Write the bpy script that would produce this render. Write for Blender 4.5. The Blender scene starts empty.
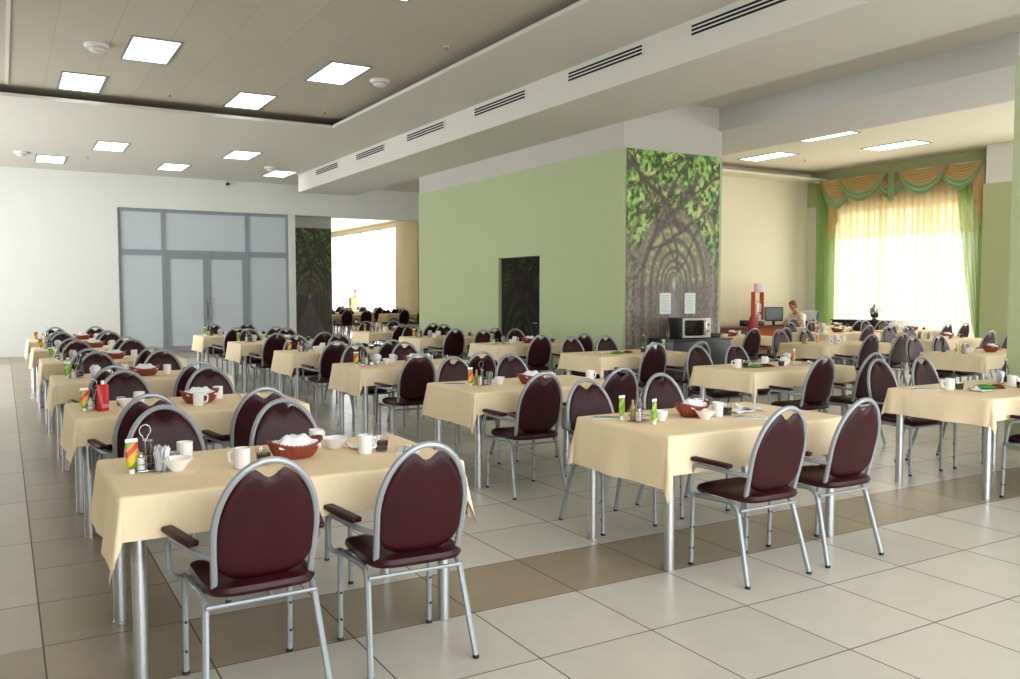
import bpy, bmesh, math, random
import numpy as np
from mathutils import Vector, Matrix

PI = math.pi
scene = bpy.context.scene
COL = scene.collection

# ------------------------------------------------------------------ camera, world, light, exposure
H = 1.54
YAW, PIT, FOC = 0.53195, 0.05556, 860.8          # radians, radians, pixels at 1020 wide
cam_d = bpy.data.cameras.new('camera'); cam = bpy.data.objects.new('camera', cam_d); COL.objects.link(cam)
cam_d.sensor_width = 36.0; cam_d.lens = FOC / 1020 * 36.0; cam_d.clip_end = 300
fw = Vector((math.sin(YAW) * math.cos(PIT), math.cos(YAW) * math.cos(PIT), -math.sin(PIT)))
cam.location = (0, 0, H); cam.rotation_euler = fw.to_track_quat('-Z', 'Y').to_euler()
scene.camera = cam

world = bpy.data.worlds.new('sky'); scene.world = world; world.use_nodes = True
wn = world.node_tree.nodes; bg = wn['Background']
bg.inputs[0].default_value = (0.93, 0.97, 1.0, 1); bg.inputs[1].default_value = 5.0

scene.view_settings.view_transform = 'Standard'; scene.view_settings.look = 'None'
scene.view_settings.gamma = 1; scene.view_settings.exposure = 0.0
scene.view_settings.use_curve_mapping = False
try:
    scene.cycles.use_denoising = True
    scene.cycles.max_bounces = 8; scene.cycles.diffuse_bounces = 5; scene.cycles.glossy_bounces = 3
    scene.cycles.transmission_bounces = 6; scene.cycles.transparent_max_bounces = 12
    scene.cycles.caustics_reflective = False; scene.cycles.caustics_refractive = False
    scene.cycles.sample_clamp_indirect = 6.0
except Exception:
    pass

def area(name, loc, direction, sx, sy, power, color):
    l = bpy.data.lights.new(name, 'AREA'); l.shape = 'RECTANGLE'; l.size = sx; l.size_y = sy
    l.energy = power; l.color = color
    o = bpy.data.objects.new(name, l); COL.objects.link(o)
    o.location = loc; o.rotation_euler = Vector(direction).to_track_quat('-Z', 'Y').to_euler()
    return o
# daylight entering through each window of the hall (lamp sits in its window)
WARM = (1.0, 0.97, 0.92); DAY = (0.93, 0.97, 1.0); NEUT = (1.0, 0.98, 0.95)
area('daylight_curtained_window', (17.05, 12.4, 1.9), (-1, 0, 0), 3.6, 3.2, 60, WARM)
area('daylight_right_windows', (17.25, 5.0, 2.0), (-1, 0, 0.0), 7.5, 2.8, 150, NEUT)
area('daylight_front_windows', (4.5, -3.05, 2.0), (0, 1, 0.0), 11.0, 3.0, 430, (0.92, 0.96, 1.0))
area('daylight_left_windows', (-4.85, 17.5, 2.0), (1, 0, 0.0), 9.0, 3.2, 440, (0.86, 0.93, 1.0))
area('daylight_far_hall', (13.7, 36.5, 2.3), (-1, 0, 0), 8.0, 3.4, 600, DAY)

# ------------------------------------------------------------------ helpers
def lin(c):
    return tuple((x / 255 / 12.92) if x / 255 <= 0.04045 else ((x / 255 + 0.055) / 1.055) ** 2.4 for x in c)

def mat(name, rgb=None, rough=0.6, metal=0.0, spec=0.5, bump=0.0, bscale=50.0, var=0.0, vscale=8.0, trans=0.0, emit=None, estr=0.0, coat=0.0, sub=0.0):
    m = bpy.data.materials.new(name); m.use_nodes = True
    nt = m.node_tree; b = nt.nodes['Principled BSDF']
    c = (*lin(rgb), 1)
    b.inputs['Base Color'].default_value = c
    b.inputs['Roughness'].default_value = rough; b.inputs['Metallic'].default_value = metal
    b.inputs['Specular IOR Level'].default_value = spec
    b.inputs['Transmission Weight'].default_value = trans
    b.inputs['Coat Weight'].default_value = coat
    if emit:
        b.inputs['Emission Color'].default_value = (*lin(emit), 1); b.inputs['Emission Strength'].default_value = estr
    tc = nt.nodes.new('ShaderNodeTexCoord')
    if var:
        n = nt.nodes.new('ShaderNodeTexNoise'); n.inputs['Scale'].default_value = vscale; n.inputs['Detail'].default_value = 4
        nt.links.new(tc.outputs['Object'], n.inputs['Vector'])
        mx = nt.nodes.new('ShaderNodeMix'); mx.data_type = 'RGBA'
        mx.inputs['A'].default_value = tuple(x * (1 - var) for x in c[:3]) + (1,)
        mx.inputs['B'].default_value = tuple(min(1, x * (1 + var)) for x in c[:3]) + (1,)
        nt.links.new(n.outputs['Fac'], mx.inputs['Factor']); nt.links.new(mx.outputs['Result'], b.inputs['Base Color'])
    if bump:
        n2 = nt.nodes.new('ShaderNodeTexNoise'); n2.inputs['Scale'].default_value = bscale; n2.inputs['Detail'].default_value = 3
        nt.links.new(tc.outputs['Object'], n2.inputs['Vector'])
        bp = nt.nodes.new('ShaderNodeBump'); bp.inputs['Strength'].default_value = bump; bp.inputs['Distance'].default_value = 0.01
        nt.links.new(n2.outputs['Fac'], bp.inputs['Height']); nt.links.new(bp.outputs['Normal'], b.inputs['Normal'])
    return m

M = {}
M['wall_white'] = mat('wall_white', (226, 226, 220), 0.75, bump=0.05, bscale=120)
M['wall_offwhite'] = mat('wall_offwhite', (198, 193, 184), 0.8)
M['wall_cream'] = mat('wall_cream', (228, 221, 198), 0.75, bump=0.05, bscale=120)
M['wall_green'] = mat('wall_green', (178, 188, 144), 0.6, bump=0.06, bscale=160, var=0.03, vscale=3)
M['beam_grey'] = mat('beam_grey', (205, 203, 200), 0.8)
M['ceil_white'] = mat('ceil_white', (216, 212, 200), 0.8)
M['ceil_cream'] = mat('ceil_cream', (226, 219, 200), 0.8)
M['chrome'] = mat('chrome', (196, 198, 200), 0.33, metal=0.9)
M['silver'] = mat('silver_paint', (156, 160, 164), 0.42, metal=0.35, spec=0.4)
M['leather'] = mat('maroon_vinyl', (50, 8, 17), 0.42, spec=0.28, bump=0.12, bscale=90, var=0.3, vscale=9)
M['cloth'] = mat('cream_cloth', (248, 226, 191), 0.85, spec=0.15, bump=0.22, bscale=45, var=0.035, vscale=14)
M['board'] = mat('table_board', (150, 120, 85), 0.6)
M['black'] = mat('black_rubber', (18, 18, 18), 0.6)
M['dark'] = mat('dark_plastic', (38, 38, 40), 0.45)
M['china'] = mat('white_china', (244, 244, 242), 0.22, spec=0.6)
M['paper'] = mat('white_paper', (240, 241, 245), 0.85, bump=0.1, bscale=60)
M['basket'] = mat('red_wicker', (140, 64, 44), 0.6, bump=0.6, bscale=70, var=0.3, vscale=60)
M['tea'] = mat('dark_tea', (40, 12, 8), 0.08)
M['steel'] = mat('steel', (190, 190, 190), 0.2, metal=1.0)
M['oil'] = mat('amber_oil', (150, 130, 40), 0.15)
M['oil_dark'] = mat('vinegar_brown', (72, 50, 28), 0.15)
M['pepper'] = mat('pepper', (90, 74, 60), 0.6)
M['salt'] = mat('salt', (230, 230, 226), 0.6)
M['red_pl'] = mat('red_pouch', (190, 14, 26), 0.35, var=0.15, vscale=40)
M['green_pl'] = mat('green_packet', (40, 160, 40), 0.4, var=0.2, vscale=60)
M['lime'] = mat('lime_green', (140, 180, 30), 0.4)
M['pink'] = mat('pink_packet', (214, 130, 130), 0.5, var=0.2, vscale=80)
M['darkred'] = mat('dark_red_packet', (110, 24, 26), 0.45)
M['yellow'] = mat('yellow_packet', (220, 180, 50), 0.5)
M['alum'] = mat('aluminium_frame', (140, 146, 152), 0.6)
M['frost'] = mat('frosted_grey_glass', (196, 203, 208), 0.6, spec=0.3)
M['vent'] = mat('vent_dark', (14, 14, 14), 0.9)
M['plastic_w'] = mat('white_plastic', (222, 218, 212), 0.5)
M['panel'] = mat('light_panel', (255, 255, 255), 0.5, emit=(250, 253, 255), estr=2.4)
M['wood_red'] = mat('red_brown_wood', (112, 54, 26), 0.45, var=0.25, vscale=12)
M['wood_or'] = mat('orange_wood', (190, 96, 40), 0.45, var=0.2, vscale=12)
M['red_chair'] = mat('red_upholstery', (150, 30, 26), 0.6)
M['rack'] = mat('orange_red_rack', (206, 96, 56), 0.5)
M['screen'] = mat('monitor_screen', (84, 92, 90), 0.25)
M['cab'] = mat('black_cabinet', (44, 44, 48), 0.35, var=0.1)
M['mw_front'] = mat('microwave_front', (214, 208, 192), 0.35, metal=0.2)
M['mw_glass'] = mat('microwave_window', (12, 12, 14), 0.12)
M['skin'] = mat('skin', (206, 150, 118), 0.55)
M['hair'] = mat('brown_hair', (112, 62, 30), 0.6, bump=0.4, bscale=90)
M['hair_d'] = mat('dark_hair', (34, 24, 22), 0.6)
M['shirt'] = mat('white_shirt', (232, 226, 214), 0.8)
M['trouser'] = mat('dark_trousers', (40, 42, 52), 0.8)
M['card'] = mat('tan_card', (196, 158, 110), 0.7)
M['coat'] = mat('dark_jacket', (38, 44, 58), 0.8)
M['lightblue'] = mat('pale_blue_cloth', (196, 206, 220), 0.8)
M['drape_g'] = mat('green_voile', (120, 172, 92), 0.8, spec=0.1)
M['sheer'] = None
M['swag_o'] = mat('orange_cream_satin', (216, 188, 138), 0.6, spec=0.3)
M['swag_g'] = mat('sage_green_voile', (160, 184, 142), 0.7, spec=0.2)
M['frame_w'] = mat('white_window_frame', (232, 232, 228), 0.5)
M['grey_end'] = mat('pale_grey_panel', (176, 176, 170), 0.5)
M['leaf'] = mat('leaf', (60, 110, 40), 0.6)
M['glass_d'] = mat('bottle_green_glass', (40, 52, 28), 0.12)

def mixmat(name, parts):
    """voile: mix of translucent, diffuse and transparent"""
    m = bpy.data.materials.new(name); m.use_nodes = True; nt = m.node_tree
    for n in list(nt.nodes): nt.nodes.remove(n)
    out = nt.nodes.new('ShaderNodeOutputMaterial')
    rgb, t_w, tr_w = parts
    tl = nt.nodes.new('ShaderNodeBsdfTranslucent'); tl.inputs[0].default_value = (*lin(rgb), 1)
    df = nt.nodes.new('ShaderNodeBsdfDiffuse'); df.inputs[0].default_value = (*lin(rgb), 1)
    tp = nt.nodes.new('ShaderNodeBsdfTransparent')
    m1 = nt.nodes.new('ShaderNodeMixShader'); m1.inputs[0].default_value = t_w
    nt.links.new(df.outputs[0], m1.inputs[1]); nt.links.new(tl.outputs[0], m1.inputs[2])
    m2 = nt.nodes.new('ShaderNodeMixShader'); m2.inputs[0].default_value = tr_w
    nt.links.new(m1.outputs[0], m2.inputs[1]); nt.links.new(tp.outputs[0], m2.inputs[2])
    nt.links.new(m2.outputs[0], out.inputs[0])
    return m
def pleated(name, c1, c2, scale, tl_w, tr1, tr2):
    m = mixmat(name, (c1, tl_w, tr1)); nt = m.node_tree; N = nt.nodes; L = nt.links
    tc = N.new('ShaderNodeTexCoord'); w = N.new('ShaderNodeTexWave'); w.bands_direction = 'Y'; w.inputs['Scale'].default_value = scale
    w.inputs['Distortion'].default_value = 3.0; w.inputs['Detail'].default_value = 3
    mp = N.new('ShaderNodeMapping'); mp.inputs['Scale'].default_value = (0.2, 1, .03); L.new(tc.outputs['Object'], mp.inputs[0]); L.new(mp.outputs[0], w.inputs['Vector'])
    mx = N.new('ShaderNodeMix'); mx.data_type = 'RGBA'; mx.inputs['A'].default_value = (*lin(c1), 1); mx.inputs['B'].default_value = (*lin(c2), 1); L.new(w.outputs['Fac'], mx.inputs['Factor'])
    mr = N.new('ShaderNodeMapRange'); mr.inputs['To Min'].default_value = tr1; mr.inputs['To Max'].default_value = tr2; L.new(w.outputs['Fac'], mr.inputs['Value'])
    for n in N:
        if n.type in ('BSDF_TRANSLUCENT', 'BSDF_DIFFUSE'): L.new(mx.outputs['Result'], n.inputs[0])
    last = [n for n in N if n.type == 'MIX_SHADER' and any(l.from_node.type == 'BSDF_TRANSPARENT' for l in n.inputs[2].links)][0]
    L.new(mr.outputs[0], last.inputs[0]); return m
M['sheer'] = pleated('cream_sheer_voile', (232, 206, 152), (250, 238, 210), 2.0, 0.62, 0.04, 0.20)
M['drape_g'] = mixmat('green_voile', ((168, 204, 140), 0.65, 0.22))
M['tulle'] = mat('cream_curtain', (236, 228, 206), 0.8)

def glassmat(name, tint, w):
    m = bpy.data.materials.new(name); m.use_nodes = True; nt = m.node_tree
    for n in list(nt.nodes): nt.nodes.remove(n)
    out = nt.nodes.new('ShaderNodeOutputMaterial')
    gl = nt.nodes.new('ShaderNodeBsdfGlossy'); gl.inputs['Roughness'].default_value = 0.05
    tp = nt.nodes.new('ShaderNodeBsdfTransparent'); tp.inputs[0].default_value = (*tint, 1)
    mx = nt.nodes.new('ShaderNodeMixShader'); mx.inputs[0].default_value = w
    nt.links.new(tp.outputs[0], mx.inputs[1]); nt.links.new(gl.outputs[0], mx.inputs[2]); nt.links.new(mx.outputs[0], out.inputs[0])
    return m
M['glass'] = glassmat('clear_glass', (0.93, 0.94, 0.93), 0.06)
M['pane_frost'] = mixmat('frosted_transom', ((228, 222, 204), 0.9, 0.05))
M['pane'] = glassmat('window_pane', (0.95, 0.97, 0.97), 0.06)

def node_floor():
    m = bpy.data.materials.new('floor_tiles'); m.use_nodes = True; nt = m.node_tree; L = nt.links; N = nt.nodes
    b = N['Principled BSDF']
    def math_(op, a, c=None, d=None):
        n = N.new('ShaderNodeMath'); n.operation = op
        for i, v in enumerate((a, c, d)):
            if v is None: continue
            if isinstance(v, (int, float)): n.inputs[i].default_value = v
            else: L.new(v, n.inputs[i])
        return n.outputs[0]
    tc = N.new('ShaderNodeTexCoord'); sp = N.new('ShaderNodeSeparateXYZ'); L.new(tc.outputs['Object'], sp.inputs[0])
    S = 0.599
    u = math_('DIVIDE', math_('SUBTRACT', sp.outputs[0], 1.307 - S * 2), S)
    v0 = math_('DIVIDE', math_('SUBTRACT', sp.outputs[1], 3.584), S)
    aisle = math_('LESS_THAN', u, 0.0)                      # left aisle has double length tiles
    v = math_('MULTIPLY', v0, math_('SUBTRACT', 1.0, math_('MULTIPLY', aisle, 0.5)))
    iu = math_('FLOOR', u); iv = math_('FLOOR', v)
    fu = math_('FRACT', u); fv = math_('FRACT', v)
    du = math_('MULTIPLY', math_('MINIMUM', fu, math_('SUBTRACT', 1.0, fu)), S)
    dv = math_('MULTIPLY', math_('MINIMUM', fv, math_('SUBTRACT', 1.0, fv)), math_('DIVIDE', S, math_('SUBTRACT', 1.0, math_('MULTIPLY', aisle, 0.5))))
    grout = math_('LESS_THAN', math_('MINIMUM', du, dv), 0.0035)
    cb = N.new('ShaderNodeCombineXYZ'); L.new(iu, cb.inputs[0]); L.new(iv, cb.inputs[1])
    wn_ = N.new('ShaderNodeTexWhiteNoise'); L.new(cb.outputs[0], wn_.inputs[0])
    # dark bands
    iv0 = math_('FLOOR', v0)
    def is_(x, k): return math_('COMPARE', x, float(k), 0.1)
    band = is_(iv0, 0)
    band = math_('MAXIMUM', band, math_('MULTIPLY', is_(iu, 0), math_('GREATER_THAN', v0, 0.0)))
    band = math_('MAXIMUM', band, math_('MULTIPLY', aisle, math_('MULTIPLY', math_('GREATER_THAN', v0, 0.0), 0.5)))
    band = math_('MAXIMUM', band, math_('GREATER_THAN', iv0, 28.5))
    n1 = N.new('ShaderNodeTexNoise'); n1.inputs['Scale'].default_value = 5.0; n1.inputs['Detail'].default_value = 8; n1.inputs['Roughness'].default_value = 0.65
    L.new(tc.outputs['Object'], n1.inputs['Vector'])
    def mix(f, a, c):
        n = N.new('ShaderNodeMix'); n.data_type = 'RGBA'
        if isinstance(f, float): n.inputs['Factor'].default_value = f
        else: L.new(f, n.inputs['Factor'])
        for k, x in (('A', a), ('B', c)):
            if isinstance(x, tuple): n.inputs[k].default_value = (*x, 1)
            else: L.new(x, n.inputs[k])
        return n.outputs['Result']
    light = mix(n1.outputs['Fac'], lin((200, 194, 182)), lin((222, 217, 206)))
    dark = mix(n1.outputs['Fac'], lin((150, 134, 112)), lin((176, 160, 136)))
    col = mix(band, light, dark)
    var = math_('ADD', 0.92, math_('MULTIPLY', wn_.outputs['Value'], 0.14))
    hs = N.new('ShaderNodeHueSaturation'); L.new(col, hs.inputs['Color']); L.new(var, hs.inputs['Value'])
    col = mix(grout, hs.outputs[0], lin((96, 84, 66)))
    L.new(col, b.inputs['Base Color'])
    L.new(math_('ADD', 0.24, math_('ADD', math_('MULTIPLY', n1.outputs['Fac'], 0.16), math_('MULTIPLY', grout, 0.4))), b.inputs['Roughness'])
    b.inputs['Specular IOR Level'].default_value = 0.5
    bp = N.new('ShaderNodeBump'); bp.inputs['Strength'].default_value = 0.3; bp.inputs['Distance'].default_value = 0.002
    L.new(math_('SUBTRACT', 1.0, grout), bp.inputs['Height']); L.new(bp.outputs[0], b.inputs['Normal'])
    return m
M['floor'] = node_floor()

def node_ceiling():
    """boarded suspended ceiling: staggered thin dark seams"""
    m = bpy.data.materials.new('ceiling_boards'); m.use_nodes = True; nt = m.node_tree; N = nt.nodes; L = nt.links
    b = N['Principled BSDF']; tc = N.new('ShaderNodeTexCoord')
    mp = N.new('ShaderNodeMapping'); mp.inputs['Rotation'].default_value = (0, 0, PI / 2); L.new(tc.outputs['Object'], mp.inputs['Vector'])
    br = N.new('ShaderNodeTexBrick'); L.new(mp.outputs[0], br.inputs['Vector'])
    br.inputs['Scale'].default_value = 1.0; br.inputs['Brick Width'].default_value = 2.4; br.inputs['Row Height'].default_value = 0.62
    br.inputs['Mortar Size'].default_value = 0.005; br.inputs['Mortar Smooth'].default_value = 0.1
    br.inputs['Color1'].default_value = (*lin((196, 188, 170)), 1); br.inputs['Color2'].default_value = (*lin((190, 182, 164)), 1)
    br.inputs['Mortar'].default_value = (*lin((176, 168, 150)), 1)
    L.new(br.outputs['Color'], b.inputs['Base Color']); b.inputs['Roughness'].default_value = 0.8
    return m
M['ceil_board'] = node_ceiling()

def node_band(name, c1, c2, axis, scale):
    """soft pleat stripes for fabric"""
    m = bpy.data.materials.new(name); m.use_nodes = True; nt = m.node_tree; N = nt.nodes; L = nt.links
    b = N['Principled BSDF']; tc = N.new('ShaderNodeTexCoord'); w = N.new('ShaderNodeTexWave')
    w.bands_direction = axis; w.inputs['Scale'].default_value = scale; w.inputs['Distortion'].default_value = 2.0
    L.new(tc.outputs['Object'], w.inputs['Vector'])
    mx = N.new('ShaderNodeMix'); mx.data_type = 'RGBA'; mx.inputs['A'].default_value = (*lin(c1), 1); mx.inputs['B'].default_value = (*lin(c2), 1)
    L.new(w.outputs['Fac'], mx.inputs['Factor']); L.new(mx.outputs['Result'], b.inputs['Base Color'])
    b.inputs['Roughness'].default_value = 0.5
    return m
def tube_print(name, stops):
    m = mat(name, (255, 255, 255), 0.4); nt = m.node_tree; N = nt.nodes; L = nt.links
    tc = N.new('ShaderNodeTexCoord'); sp = N.new('ShaderNodeSeparateXYZ'); L.new(tc.outputs['Object'], sp.inputs[0])
    a = N.new('ShaderNodeMath'); a.operation = 'MULTIPLY_ADD'; L.new(sp.outputs[0], a.inputs[0]); a.inputs[1].default_value = -.9; L.new(sp.outputs[2], a.inputs[2])
    b = N.new('ShaderNodeMath'); b.operation = 'MULTIPLY'; L.new(a.outputs[0], b.inputs[0]); b.inputs[1].default_value = 1 / .16
    r = N.new('ShaderNodeValToRGB'); r.color_ramp.interpolation = 'CONSTANT'; L.new(b.outputs[0], r.inputs[0])
    while len(r.color_ramp.elements) < len(stops): r.color_ramp.elements.new(.5)
    for e, (p, c) in zip(r.color_ramp.elements, stops): e.position = p; e.color = (*lin(c), 1)
    L.new(r.outputs[0], N['Principled BSDF'].inputs['Base Color']); return m
M['tube_y'] = tube_print('mustard_tube_print', [(0, (96, 140, 40)), (.26, (214, 190, 30)), (.42, (226, 170, 24)), (.55, (205, 52, 28)), (.72, (226, 150, 40)), (.78, (110, 150, 50))])
M['tube_g'] = tube_print('green_tube_print', [(0, (232, 236, 214)), (.24, (140, 180, 50)), (.5, (110, 156, 40)), (.62, (150, 190, 60)), (.8, (90, 130, 40))])

def attr_mat(name, rough=0.45):
    m = bpy.data.materials.new(name); m.use_nodes = True; nt = m.node_tree
    a = nt.nodes.new('ShaderNodeVertexColor'); a.layer_name = 'print'
    b = nt.nodes['Principled BSDF']; nt.links.new(a.outputs['Color'], b.inputs['Base Color']); b.inputs['Roughness'].default_value = rough
    return m
M['mural'] = attr_mat('printed_mural'); M['mural_d'] = attr_mat('printed_door', .85); M['mural_d'].node_tree.nodes['Principled BSDF'].inputs['Specular IOR Level'].default_value = .15

# ---- mesh building
def link(name, me, parent=None, m=None, smooth=None):
    if m is not None and not me.materials: me.materials.append(m)
    o = bpy.data.objects.new(name, me); COL.objects.link(o)
    if parent is not None: o.parent = parent
    return o

class MB:
    def __init__(self): self.bm = bmesh.new(); self.mi = 0
    def _setm(self, faces):
        for f in faces: f.material_index = self.mi
    def box(self, x0, x1, y0, y1, z0, z1, bev=0.0, mx=None, seg=2):
        vs = [Vector((x, y, z)) for x in (x0, x1) for y in (y0, y1) for z in (z0, z1)]
        if bev > 0:
            t = bmesh.new(); tv = [t.verts.new(v) for v in vs]
            for q in ((0, 1, 3, 2), (4, 6, 7, 5), (0, 4, 5, 1), (2, 3, 7, 6), (0, 2, 6, 4), (1, 5, 7, 3)): t.faces.new([tv[i] for i in q])
            bmesh.ops.bevel(t, geom=t.edges[:], offset=bev, segments=seg, profile=0.6, affect='EDGES')
            self.merge(t, mx); return self
        if mx is not None: vs = [mx @ v for v in vs]
        tv = [self.bm.verts.new(v) for v in vs]
        fs = [self.bm.faces.new([tv[i] for i in q]) for q in ((0, 1, 3, 2), (4, 6, 7, 5), (0, 4, 5, 1), (2, 3, 7, 6), (0, 2, 6, 4), (1, 5, 7, 3))]
        self._setm(fs); return self
    def merge(self, t, mx=None):
        t.verts.index_update(); mp = []
        for v in t.verts: mp.append(self.bm.verts.new(mx @ v.co if mx is not None else v.co))
        for f in t.faces:
            try:
                nf = self.bm.faces.new([mp[v.index] for v in f.verts]); nf.material_index = self.mi
            except ValueError: pass
        t.free()
    def rings(self, rings, closed=True, caps=True):
        rv = [[self.bm.verts.new(p) for p in r] for r in rings]; n = len(rv[0]); fs = []
        for a, b in zip(rv, rv[1:]):
            for i in range(n if closed else n - 1):
                j = (i + 1) % n
                fs.append(self.bm.faces.new((a[i], a[j], b[j], b[i])))
        if caps and closed:
            fs.append(self.bm.faces.new(rv[0][::-1])); fs.append(self.bm.faces.new(rv[-1]))
        self._setm(fs); return self
    def tube(self, pts, r, seg=8, flat=1.0):
        pts = [Vector(p) for p in pts]; n = len(pts); rings = []; up = None
        for i, p in enumerate(pts):
            t = (pts[min(i + 1, n - 1)] - pts[max(i - 1, 0)]).normalized()
            if up is None:
                up = Vector((0, 0, 1)) if abs(t.z) < 0.9 else Vector((0, 1, 0))
            s = t.cross(up).normalized(); up = s.cross(t).normalized()
            rr = r[i] if isinstance(r, (list, tuple)) else r
            rings.append([p + s * (math.cos(2 * PI * k / seg) * rr) + up * (math.sin(2 * PI * k / seg) * rr * flat) for k in range(seg)])
        return self.rings(rings)
    def lathe(self, prof, seg=20, cx=0, cy=0, sx=1, sy=1, caps=True):
        return self.rings([[Vector((cx + r * math.cos(2 * PI * k / seg) * sx, cy + r * math.sin(2 * PI * k / seg) * sy, z)) for k in range(seg)] for r, z in prof], caps=caps)
    def grid(self, fn, nu, nv):
        rv = [[self.bm.verts.new(fn(i / nu, j / nv)) for i in range(nu + 1)] for j in range(nv + 1)]
        fs = []
        for a, b in zip(rv, rv[1:]):
            for i in range(nu): fs.append(self.bm.faces.new((a[i], a[i + 1], b[i + 1], b[i])))
        self._setm(fs); return self
    def mesh(self, name, mats, smooth=40):
        bm = self.bm
        bmesh.ops.recalc_face_normals(bm, faces=bm.faces[:])
        if smooth:
            for f in bm.faces: f.smooth = True
            for e in bm.edges:
                if len(e.link_faces) == 2 and e.calc_face_angle(0) > math.radians(smooth): e.smooth = False
        me = bpy.data.meshes.new(name); bm.to_mesh(me); bm.free()
        for m in (mats if isinstance(mats, (list, tuple)) else [mats]): me.materials.append(m)
        return me
    def obj(self, name, mats, parent=None, smooth=40):
        return link(name, self.mesh(name, mats, smooth), parent)

def fillet(pts, rad, n=5):
    pts = [Vector(p) for p in pts]; out = [pts[0]]
    for a, b, c in zip(pts, pts[1:], pts[2:]):
        d1 = (a - b); d2 = (c - b); r = min(rad, d1.length * .49, d2.length * .49)
        p1 = b + d1.normalized() * r; p2 = b + d2.normalized() * r
        for k in range(n + 1):
            t = k / n; out.append(p1 * (1 - t) ** 2 + b * 2 * t * (1 - t) + p2 * t ** 2)
    out.append(pts[-1]); return out

def empty(name, loc=(0, 0, 0), rz=0):
    o = bpy.data.objects.new(name, None); o.empty_display_size = 0.1; COL.objects.link(o)
    o.location = loc; o.rotation_euler = (0, 0, rz); return o

def tag(o, label, cat, group=None):
    o['label'] = label; o['category'] = cat
    if group: o['group'] = group
    return o

def struct(o):
    o['kind'] = 'structure'; return o

def clone(src, name=None):
    c = src.copy(); COL.objects.link(c)
    for ch in src.children:
        k = clone(ch); k.parent = c
    return c

class Kit:
    """first use takes the built thing itself, later uses copy it with its parts"""
    def __init__(self, make): self.make = make; self.o = None
    def put(self, loc, rz, label, cat, group=None):
        if self.o is None: self.o = o = self.make()
        else: o = clone(self.o)
        o.location = loc; o.rotation_euler = (0, 0, rz)
        return tag(o, label, cat, group)

def bx(name, x0, x1, y0, y1, z0, z1, m, parent=None):
    return MB().box(x0, x1, y0, y1, z0, z1).obj(name, m, parent, smooth=0)

# ------------------------------------------------------------------ the setting
CZ = 4.45                      # low ceiling
XW = 17.4                      # window wall
YB = 23.4                      # back wall
struct(bx('floor', -5.2, 18.2, -6.3, 44, -0.1, 0, M['floor']))
# back wall: plain part, lintel above the partition and the wide opening, post
struct(MB().box(-5.2, 2.5, YB, YB + .3, 0, 4.9).box(2.5, 12.3, YB, YB + .3, 3.63, 4.9).box(6.77, 6.95, YB, YB + .3, 0, 3.63).obj('wall_back', M['wall_white'], smooth=0))
# left wall with its daylight windows (outside the picture)
w = MB().box(-5.3, -5.0, -6.3, 13.0, 0, 4.9).box(-5.3, -5.0, 22.0, YB, 0, 4.9).box(-5.3, -5.0, 13, 22, 0, .4).box(-5.3, -5.0, 13, 22, 3.6, 4.9)
struct(w.obj('wall_left', M['wall_white'], smooth=0))
struct(MB().box(-5.3, 18.2, -3.6, -3.3, 0, .4).box(-5.3, 18.2, -3.6, -3.3, 3.6, 4.9).box(-5.3, -1.2, -3.6, -3.3, .4, 3.6).box(10.2, 18.2, -3.6, -3.3, .4, 3.6).obj('wall_front', M['wall_white'], smooth=0))
# right wall: window openings
OPEN = [(10.5, 14.1), (5.4, 8.8), (1.0, 4.4)]
w = MB(); ys = [-6.3] + sorted(v for a in OPEN for v in a) + [15.2]
for a, b in zip(ys[::2], ys[1::2]): w.box(XW, XW + .35, a, b, 0, 4.9)
for a, b in OPEN: w.box(XW, XW + .35, a, b, 0, 0.35); w.box(XW, XW + .35, a, b, 3.5, 4.9)
struct(w.obj('wall_right', M['wall_white'], smooth=0))
struct(MB().box(XW - .012, XW - .002, 9.0, 14.9, 4.19, CZ).box(XW - .012, XW - .002, 14.42, 14.9, 3.62, 4.19).obj('trim_1', M['wall_green'], smooth=0))
for k, (a, b) in enumerate(OPEN):
    f = MB(); x0, x1 = XW + .12, XW + .19
    f.box(x0, x1, a, a + .07, .35, 3.5); f.box(x0, x1, b - .07, b, .35, 3.5); f.box(x0, x1, a, b, .35, .42); f.box(x0, x1, a, b, 3.43, 3.5)
    for q in (1, 2): c = a + (b - a) * q / 3; f.box(x0, x1, c - .05, c + .05, .35, 3.5)
    f.box(x0, x1, a, b, 2.80, 2.88)
    wdw = struct(f.obj('window_%d' % (k + 1), M['frame_w'], smooth=0))
    bx('window_pane', XW + .15, XW + .158, a + .07, b - .07, .42, 2.80, M['pane'], wdw)
    bx('transom_pane', XW + .15, XW + .158, a + .07, b - .07, 2.88, 3.43, M['pane_frost'], wdw)
# wall behind the desk and passage wall
struct(MB().box(9.82, 18.2, 14.9, 15.2, 0, 4.9).obj('wall_desk', M['wall_cream'], smooth=0))
struct(MB().box(12.0, 12.3, 15.2, YB, 0, 4.9).obj('wall_passage', M['wall_white'], smooth=0))
struct(MB().box(9.83, 12.6, 14.87, 14.9, 0, 0.09).obj('baseboard_desk', M['wood_red'], smooth=0))
# green core with a door niche
cx0, cx1, cy0, cy1, GZ = 7.87, 9.82, 10.1, 17.3, 3.65
ny0, ny1, nz = 12.38, 13.79, 2.15
w = MB().box(cx0 + .3, cx1, cy0, cy1, 0, GZ).box(cx0, cx0 + .3, cy0, ny0, 0, GZ).box(cx0, cx0 + .3, ny1, cy1, 0, GZ).box(cx0, cx0 + .3, ny0, ny1, nz, GZ)
struct(w.obj('wall_green', M['wall_green'], smooth=0))
struct(MB().box(cx0 + .012, cx1, cy0 + .012, cy1 - .012, GZ, 4.8).obj('wall_green_upper', M['wall_offwhite'], smooth=0))
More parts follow.
